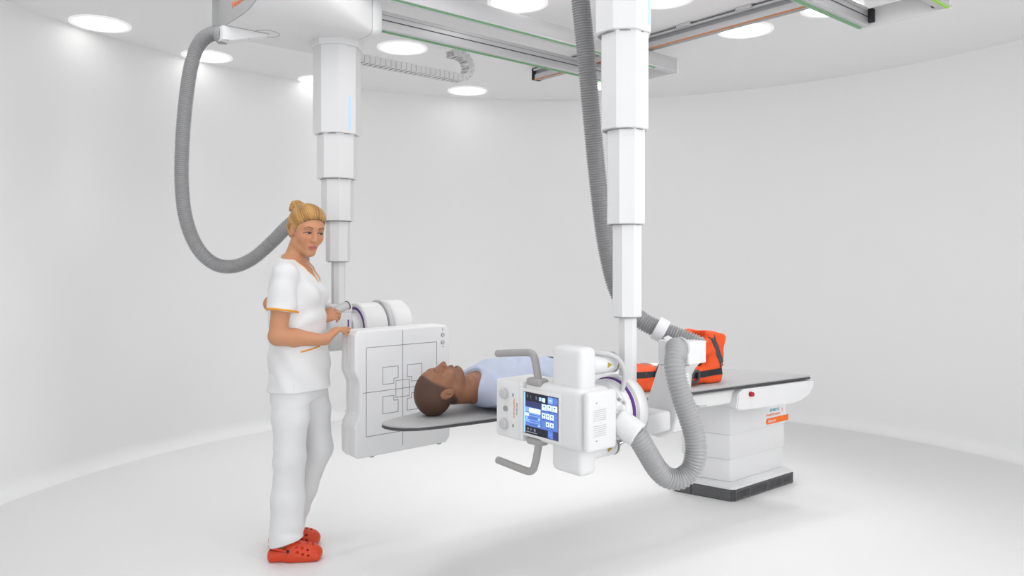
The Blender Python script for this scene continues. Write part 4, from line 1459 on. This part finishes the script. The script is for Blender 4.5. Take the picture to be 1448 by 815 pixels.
def folds(q):
    x, y, z = q[:, 0], q[:, 1], q[:, 2]
    w = .0055 * np.sin(38 * z + 16 * y + 6 * np.sin(9 * x)) * sstep(1.25, 1.0, z) * .6
    w += .0035 * np.sin(26 * y + 9 * x + 4 * np.sin(7 * z)) * sstep(1.10, .85, z)
    w += .0045 * np.sin(60 * (z - 1.2) - 45 * x) * np.exp(-(((z - 1.16) / .07) ** 2)) * sstep(0, .06, x)
    w += .0040 * np.sin(50 * (y + .16) + 30 * z) * sstep(1.16, 1.25, z) * sstep(1.40, 1.30, z)
    return w.astype(np.float32)
T.func(folds, None, None, 0, 'd')
T.func(lambda q: (.806 + .02 * q[:, 0] - q[:, 2]), None, None, .004, 'i')          # hem
# neckline
def vneck(q):
    x, y, z = q[:, 0], q[:, 1], q[:, 2]
    v = (np.abs(y) - .004 - (z - 1.325) * .60) * .85
    return np.maximum(v, -(x + .05)).astype(np.float32)
T.func(vneck, (-.06, -.12, 1.30), (.2, .12, 1.5), .003, 's')
T.func(lambda q: (1.436 - .10 * q[:, 0] - q[:, 2]).astype(np.float32), (-.2, -.2, 1.40), (.2, .2, 1.5), .003, 's')
# hollow so that the neck and arms come out of an opening
tun_obj = sdf_obj('tunic', T, (-.24, -.30, .78), (.22, .30, 1.50), .0042, NX, M['tunic'], nurse)
def world_pts(pts): return [NX @ Vector([float(c) for c in p]) for p in pts]
# cuff piping
for sh, el, t in ((shR, elR, .60), (shL, elL, .62)):
    ax = (el - sh) / np.linalg.norm(el - sh); L = np.linalg.norm(el - sh)
    e1 = np.cross(ax, [1, 0, 0]); e1 /= np.linalg.norm(e1); e2 = np.cross(ax, e1)
    pts = []
    for k in range(33):
        a = 2 * math.pi * k / 32
        d_ = e1 * math.cos(a) + e2 * math.sin(a)
        c_ = sh + ax * (L * t - .006)
        p = surf(T, c_ + d_ * .11, c_)
        r_ = np.linalg.norm((p if p is not None else c_ + d_ * .066) - c_)
        r_ = min(max(r_, .05), .080)
        pts.append(c_ + d_ * (r_ + .0005))
    tube('cuff_piping', world_pts(pts), .0048, M['trim'], tun_obj, .006, 8)
# neckline piping, both sides from the back of the neck to the point of the V
for y in (-1, 1):
    pts = []
    for k in range(22):
        f = k / 21
        z = 1.328 + .108 * f
        yy = y * (.004 + (z - 1.325) * .60 + .003)
        xx = .16
        p = surf(T, np.array([.17, yy, z]), np.array([-.05, yy, z - .0]))
        if p is not None: pts.append(p + np.array([.001, 0, 0]))
    if len(pts) > 3:
        tube('neck_piping', world_pts(pts), .0024, M['trim'], tun_obj, .006, 8)
# pocket edge on the right front
pts = []
for k in range(12):
    f = k / 11
    pz = 1.000 + .018 * f
    a_ = math.radians(-62 + 40 * f)
    d_ = np.array([math.cos(a_), math.sin(a_), 0])
    c_ = np.array([0, 0, pz])
    p = surf(T, c_ + d_ * .3, c_)
    if p is not None: pts.append(p)
tube('pocket_piping', world_pts(pts), .0042, M['trim'], tun_obj, .006, 8)
# side slit
pts = []
for k in range(10):
    f = k / 9
    c_ = np.array([.0 + .035, 0, .815 + .075 * f]); d_ = np.array([.12, -1, 0])
    p = surf(T, c_ + d_ * .3, c_)
    if p is not None: pts.append(p)
tube('side_seam', world_pts(pts), .0012, M['lgrey'], tun_obj, .01, 6)

# --- trousers
Q = SDF()
fn, lo, hi = loft(2, [.76, .84, .93], [.0, 0, 0], [.112, .122, .112], [.165, .172, .160])
Q.func(fn, lo, hi, 0)
Q.chain([hipR + np.array([.0, 0, -.02]), (hipR + knR) / 2, knR, knR * .5 + anR * .5, anR + np.array([.0, 0, -.01])], [.096, .086, .072, .073, .082], .03)
Q.chain([hipL + np.array([.0, 0, -.02]), (hipL + knL) / 2, knL, knL * .5 + anL * .5, anL + np.array([.0, 0, -.01])], [.096, .085, .070, .068, .074], .03)
def pfold(q):
    x, y, z = q[:, 0], q[:, 1], q[:, 2]
    w = .0036 * np.sin(70 * z + 40 * x + 5 * np.sin(14 * y + 20 * x)) * np.exp(-((z - .51) / .07) ** 2) * sstep(.06, -.05, x) + .0030 * np.sin(24 * x - 9 * z + 20 * y)
    w += .0024 * np.sin(60 * z - 40 * x) * np.exp(-((z - .74) / .07) ** 2)
    w += .0045 * np.sin(85 * z + 30 * y) * np.exp(-((z - .13) / .05) ** 2) * sstep(-.06, .06, x)
    return w.astype(np.float32)
Q.func(pfold, None, None, 0, 'd')
Q.func(lambda q: (.070 + .30 * np.maximum(q[:, 0] + .06, 0) - q[:, 2]).astype(np.float32), None, None, .004, 'i')
sdf_obj('trousers', Q, (-.20, -.24, .03), (.22, .24, .95), .0045, NX, M['tunic'], nurse)

# --- clogs
def clog(an, yaw):
    K = SDF()
    R_ = rot(yaw); o_ = np.array([an[0] + .045, an[1], 0])
    K.frame(R_, o_)
    K.rbox((-.060, 0, .021), (.062, .038, .020), .018, 0)
    K.rbox((.045, 0, .020), (.078, .047, .019), .018, .03)
    K.ell((.040, 0, .036), (.090, .047, .046), .02)
    K.ell((-.010, 0, .060), (.040, .040, .036), .03)
    K.ell((-.075, 0, .040), (.048, .038, .026), .02)
    K.ell((-.070, 0, .085), (.062, .029, .052), .006, 's')                       # foot opening
    for (x, y, z) in ((.020, -.045, .050), (.045, -.046, .040), (.070, -.042, .034), (.040, -.036, .066), (.066, -.032, .056), (.015, -.040, .072)):
        K.ell((x, y, z), (.0065, .010, .0048), .003, 's')
        K.ell((x, -y, z), (.0065, .010, .0048), .003, 's')
    for x in (.062, .085):
        K.ell((x, 0, .068), (.004, .012, .016), .003, 's')
    K.func(lambda q: (.0015 - q[:, 2]).astype(np.float32), None, None, .002, 'i')
    c = np.array(o_)
    ob = sdf_obj('clog', K, c - np.array([.16, .10, .01]), c + np.array([.17, .10, .11]), .0026, NX, M['clog'], nurse)
    pts = [(-.022, -.043, .055), (-.06, -.044, .066), (-.098, -.036, .072), (-.118, 0, .073), (-.098, .036, .072), (-.06, .044, .066), (-.022, .043, .055)]
    tube('heel_strap', world_pts([R_ @ np.array(p) + o_ for p in pts]), .0055, M['clog'], ob, .008, 8)
    for y in (-1, 1):
        lathe('rivet', NX @ Vector(list(R_ @ np.array([-.024, y * .041, .056]) + o_)), NX.to_3x3() @ Vector(list(R_ @ np.array([0, float(y), 0]))), [(0, .0075), (.007, .007), (.009, .005)], M['black'], ob, 14)
    return ob
clog(anR, math.radians(14)); clog(anL + np.array([-.012, 0, 0]), math.radians(12))

# ------------------------------------------------------------------ the lying man
AXB = TT(0, .175, 0)
PO = TT(.0595, .175, ZT + .0005)
PX = Matrix.Translation(PO) @ Matrix(((T1.x, T2.x, 0, 0), (T1.y, T2.y, 0, 0), (0, 0, 1, 0), (0, 0, 0, 1)))
man = thing('person', 'person in pale blue T-shirt with shaved head lying on his back on the table', 'person', PO)
# head: face up, crown towards -x
tl_ = math.radians(4)
MR = np.array([[-math.sin(-tl_) * -1, 0, -math.cos(tl_)], [0, 1, 0], [math.cos(tl_), 0, math.sin(-tl_) * -1]])
MR = np.array([[-math.sin(tl_), 0, -math.cos(tl_)], [0, 1, 0], [math.cos(tl_), 0, -math.sin(tl_)]])
MS = .985
MO = np.array([.1155, 0, .1095])
B = SDF()
fn, lo, hi = loft(0, [.285, .33, .40, .50, .62, .75, .86, .96, 1.02], [.10, .105, .110, .114, .108, .102, .102, .10, .098],
                  [.055, .080, .100, .108, .100, .094, .096, .094, .085], [.075, .15, .185, .180, .162, .158, .165, .165, .150])
B.func(fn, lo, hi, 0)
B.cone((.18, 0, .098), (.32, 0, .098), .060, .066, .03)
for y in (-1, 1):
    B.cone((.31, y * .06, .110), (.375, y * .162, .095), .045, .056, .03)
    B.chain([(.375, y * .165, .092), (.50, y * .185, .075), (.635, y * .198, .062)], [.056, .050, .042], .02)
    B.chain([(.635, y * .198, .062), (.72, y * .198, .058), (.875, y * .185, .045)], [.044, .043, .030], .02)
    hand(B, (.875, y * .185, .045), (1, -.08 * y, -.05), (0, -.25 * y, -1), (0, -y, .1), [(.15, .2, .2)] * 4, thumb=(.5, .2), sc=1.03)
    B.frame(np.eye(3), np.zeros(3))
    yk = .005 if y < 0 else .120
    ya = .040 if y < 0 else .150
    B.chain([(.95, y * .09, .10), (1.13, yk, .066), (1.33, (yk + ya) / 2, .064), (1.46, ya, .062), (1.685, ya, .052)], [.086, .050, .046, .044, .034], .02)
    if y < 0: B.chain([(1.700, ya, .045), (1.735, ya, .10), (1.75, ya, .19), (1.735, ya, .215)], [.036, .036, .032, .020], .02)
    else: B.chain([(1.700, ya, .045), (1.735, ya + .03, .050), (1.745, ya + .12, .05), (1.735, ya + .15, .045)], [.036, .036, .030, .020], .02)
head(B, MR, MO, True, MS)
B.func(lambda q: (.001 - q[:, 2]).astype(np.float32), None, None, .003, 'i')
B.frame(np.eye(3), np.zeros(3))
MSK = np.array([.285, .125, .066])
def man_col(v):
    c, q = face_color(v, MR, MO, MS, MSK, [.23, .085, .065], [.025, .014, .010], [.012, .008, .007], True)
    x, y, z = q[:, 0], q[:, 1], q[:, 2]
    ay = np.abs(y)
    # cropped scalp hair behind a soft hairline
    hx = np.interp(z, [-.070, -.045, -.025, 0, .025, .045, .062, .076, .088, .13], [-.050, -.022, .010, .020, .034, .044, .056, .074, .100, .25])
    hair = sstep(.012, -.012, x - hx) * sstep(-.078, -.060, z + .5 * np.clip(-.03 - x, 0, 1) * 0)
    ear = (((x + .010) / .024) ** 2 + ((z + .006) / .038) ** 2 < 1) & (ay > .069)
    hair = hair * (1 - ear) * (np.linalg.norm(q, axis=1) < .150)
    hc_ = np.array([.045, .023, .017])
    c = c * (1 - .85 * hair[:, None]) + hc_ * .85 * hair[:, None]
    # stubble
    st_ = sstep(-.045, -.062, z) * sstep(-.005, .03, x) * (np.linalg.norm(q, axis=1) < .15) * .28
    c = c * (1 - st_[:, None]) + np.array([.06, .035, .028]) * st_[:, None]
    return c
sdf_obj('body', B, (-.02, -.29, -.004), (1.86, .30, .27), .0036, PX, M['skin_dark'], man, man_col)

TS = SDF()
fn, lo, hi = loft(0, [.275, .32, .39, .50, .62, .70, .755], [.10, .105, .112, .116, .110, .104, .102],
                  [.066, .092, .110, .117, .110, .105, .104], [.085, .165, .195, .190, .174, .170, .171])
TS.func(fn, lo, hi, 0)
for y in (-1, 1):
    TS.cone((.31, y * .07, .112), (.38, y * .168, .096), .055, .066, .03)
    TS.chain([(.378, y * .168, .094), (.50, y * .188, .078), (.585, y * .196, .072)], [.066, .064, .064], .02)
def sfold(q):
    x, y, z = q[:, 0], q[:, 1], q[:, 2]
    w = .0035 * np.sin(55 * x - 40 * y + 20 * z) * sstep(.33, .45, x)
    w += .0030 * np.sin(90 * x + 60 * z + 5 * np.sin(30 * y)) * sstep(.40, .55, x)
    w += .0040 * np.sin(34 * z - 48 * x) * np.exp(-((x - .42) / .08) ** 2) * sstep(.10, .16, np.abs(y))
    return w.astype(np.float32)
TS.func(sfold, None, None, 0, 'd')
TS.func(lambda q: (q[:, 0] - .752).astype(np.float32), None, None, .004, 'i')
TS.func(lambda q: np.maximum(.565 - q[:, 0], q[:, 1] + .172).astype(np.float32), (.5, -.32, -.05), (.70, -.172, .2), .002, 's')
TS.func(lambda q: np.maximum(.565 - q[:, 0], .172 - q[:, 1]).astype(np.float32), (.5, .172, -.05), (.70, .32, .2), .002, 's')
TS.func(lambda q: (np.sqrt((q[:, 0] - .215) ** 2 + (q[:, 1] * .9) ** 2 + ((q[:, 2] - .15) * .55) ** 2) - .098).astype(np.float32), (.1, -.15, -.02), (.34, .15, .3), .004, 's')
TS.func(lambda q: (.0015 - q[:, 2]).astype(np.float32), None, None, .003, 'i')
sdf_obj('shirt', TS, (.22, -.31, -.004), (.78, .31, .26), .0042, PX, M['shirt'], man)

TP_ = SDF()
fn, lo, hi = loft(0, [.72, .80, .88, .98, 1.04], [.102, .102, .103, .10, .098], [.099, .102, .106, .104, .09], [.166, .170, .176, .178, .16])
TP_.func(fn, lo, hi, 0)
for y in (-1, 1):
    yk = .005 if y < 0 else .120
    ya = .040 if y < 0 else .150
    TP_.chain([(.95, y * .09, .102), (1.13, yk, .060), (1.33, (yk + ya) / 2, .056), (1.46, ya, .056), (1.66, ya, .052)], [.092, .055, .050, .048, .046], .02)
TP_.func(lambda q: (.0045 * np.sin(50 * q[:, 0] + 30 * q[:, 1]) * .6 + .003 * np.sin(80 * q[:, 0] - 50 * q[:, 2])).astype(np.float32), None, None, 0, 'd')
TP_.func(lambda q: (q[:, 0] - 1.64).astype(np.float32), None, None, .004, 'i')
TP_.func(lambda q: (.0015 - q[:, 2]).astype(np.float32), None, None, .003, 'i')
sdf_obj('trousers', TP_, (.70, -.24, -.004), (1.74, .24, .24), .0048, PX, M['pants'], man)
def ML(x, y, z): return PX @ Vector((x, y, z))
# dark belt end lying over the waist
bpts = [(.70, -.005, .2115), (.74, -.035, .211), (.80, -.06, .205), (.86, -.085, .196), (.90, -.11, .183)]
bm = bmesh.new()
rows = []
for i, (x, y, z) in enumerate(bpts):
    w_ = .006 + .030 * i / 4
    rows.append([bm.verts.new(ML(x, y + dy, z + dz)) for dy, dz in ((-w_, -.010 * i / 2), (w_, .004), (w_, .000), (-w_, -.006 - .010 * i / 2))])
for a, b in zip(rows, rows[1:]):
    for k in range(4): bm.faces.new([a[k], a[(k + 1) % 4], b[(k + 1) % 4], b[k]])
bm.faces.new(rows[0]); bm.faces.new(rows[-1])
bmesh.ops.recalc_face_normals(bm, faces=list(bm.faces))
bm_obj('belt', bm, M['strap'], man)

# ------------------------------------------------------------------ orange leg splint on the table
spl = thing('leg_splint', 'orange padded leg splint with dark straps and upright foot piece on the table', 'splint', ML(1.6, .04, 0))
YA, YB = -.068, .150
def SP(x, y, z): return PX @ Vector((x, y, z))
YM = (YA + YB) / 2
K = SDF()
K.rbox((1.50, YM, .050), (.31, .110, .049), .028, 0)
K.rbox((1.25, YM, .062), (.13, .110, .056), .030, .03)
K.rbox((1.800, YM, .140), (.062, .110, .140), .022, .02, 'u', rot(0, .13).tolist())
K.rbox((1.745, YM, .205), (.050, .108, .038), .016, .02, 'u', rot(0, -.30).tolist())
K.cone((1.50, YM, .128), (1.70, YM, .110), .030, .045, .010, 's')       # opening over the ankle
K.rbox((1.715, YM, .165), (.065, .058, .13), .02, .01, 's')
K.func(lambda q: (.003 * np.sin(45 * q[:, 0] + 20 * q[:, 2]) * np.sin(38 * q[:, 1] + 2) + .0025 * np.sin(70 * q[:, 2] - 40 * q[:, 0])).astype(np.float32), None, None, 0, 'd')
K.func(lambda q: (.001 - q[:, 2]).astype(np.float32), None, None, .004, 'i')
sdf_obj('pad', K, (1.08, -.11, -.004), (1.93, .20, .31), .0040, PX, M['splint'], spl)
def side_strap(name, pts, w, m):
    """band lying on the near side of the pad; pts in (x, z)"""
    bm = bmesh.new(); rows = []
    path, L_ = catmull([Vector((p[0], 0, p[1])) for p in pts], .012)
    for i, p in enumerate(path):
        a = path[max(0, i - 1)]; b = path[min(len(path) - 1, i + 1)]
        t = (b - a).normalized(); n_ = Vector((-t.z, 0, t.x))
        ring = []
        for s_ in (-1, 1):
            c_ = p + n_ * (w / 2 * s_)
            hit = surf(K, np.array([c_.x, YA - .08, c_.z]), np.array([c_.x, YB, c_.z]))
            yy = (hit[1] if hit is not None else YA + .012)
            ring.append((c_.x, min(yy, YA + .03), c_.z))
        (x0, y0, z0_), (x1, y1, z1_) = ring
        rows.append([bm.verts.new(SP(x0, y0 - .004, z0_)), bm.verts.new(SP(x1, y1 - .004, z1_)), bm.verts.new(SP(x1, y1 + .006, z1_)), bm.verts.new(SP(x0, y0 + .006, z0_))])
    for a, b in zip(rows, rows[1:]):
        for k in range(4): bm.faces.new([a[k], a[(k + 1) % 4], b[(k + 1) % 4], b[k]])
    bm.faces.new(rows[0]); bm.faces.new(rows[-1])
    bmesh.ops.recalc_face_normals(bm, faces=list(bm.faces))
    return bm_obj(name, bm, m, spl)
side_strap('strap', [(1.60, .056), (1.68, .058), (1.76, .062), (1.835, .064)], .034, M['strap'])
side_strap('strap', [(1.760, .262), (1.790, .20), (1.820, .14), (1.842, .088)], .034, M['strapg'])
side_strap('strap', [(1.16, .092), (1.26, .090), (1.36, .086), (1.46, .076)], .030, M['strap'])
# buckle loops
for x, z in ((1.610, .056), (1.36, .11)):
    tube('buckle', [SP(x - .03, YA - .012, z - .03), SP(x - .012, YA - .020, z + .02), SP(x + .02, YA - .020, z + .024), SP(x + .03, YA - .014, z - .02), SP(x + .005, YA - .016, z - .034), SP(x - .03, YA - .012, z - .03)], .009, M['dark'], spl, .008, 8)
# white wrapping that shows at the ankle
box('wrapping', SP(1.635, .0, .100), T1, T2, (-.045, .05), (-.045, .06), (-.04, .03), M['sock'], spl, .02, 3)
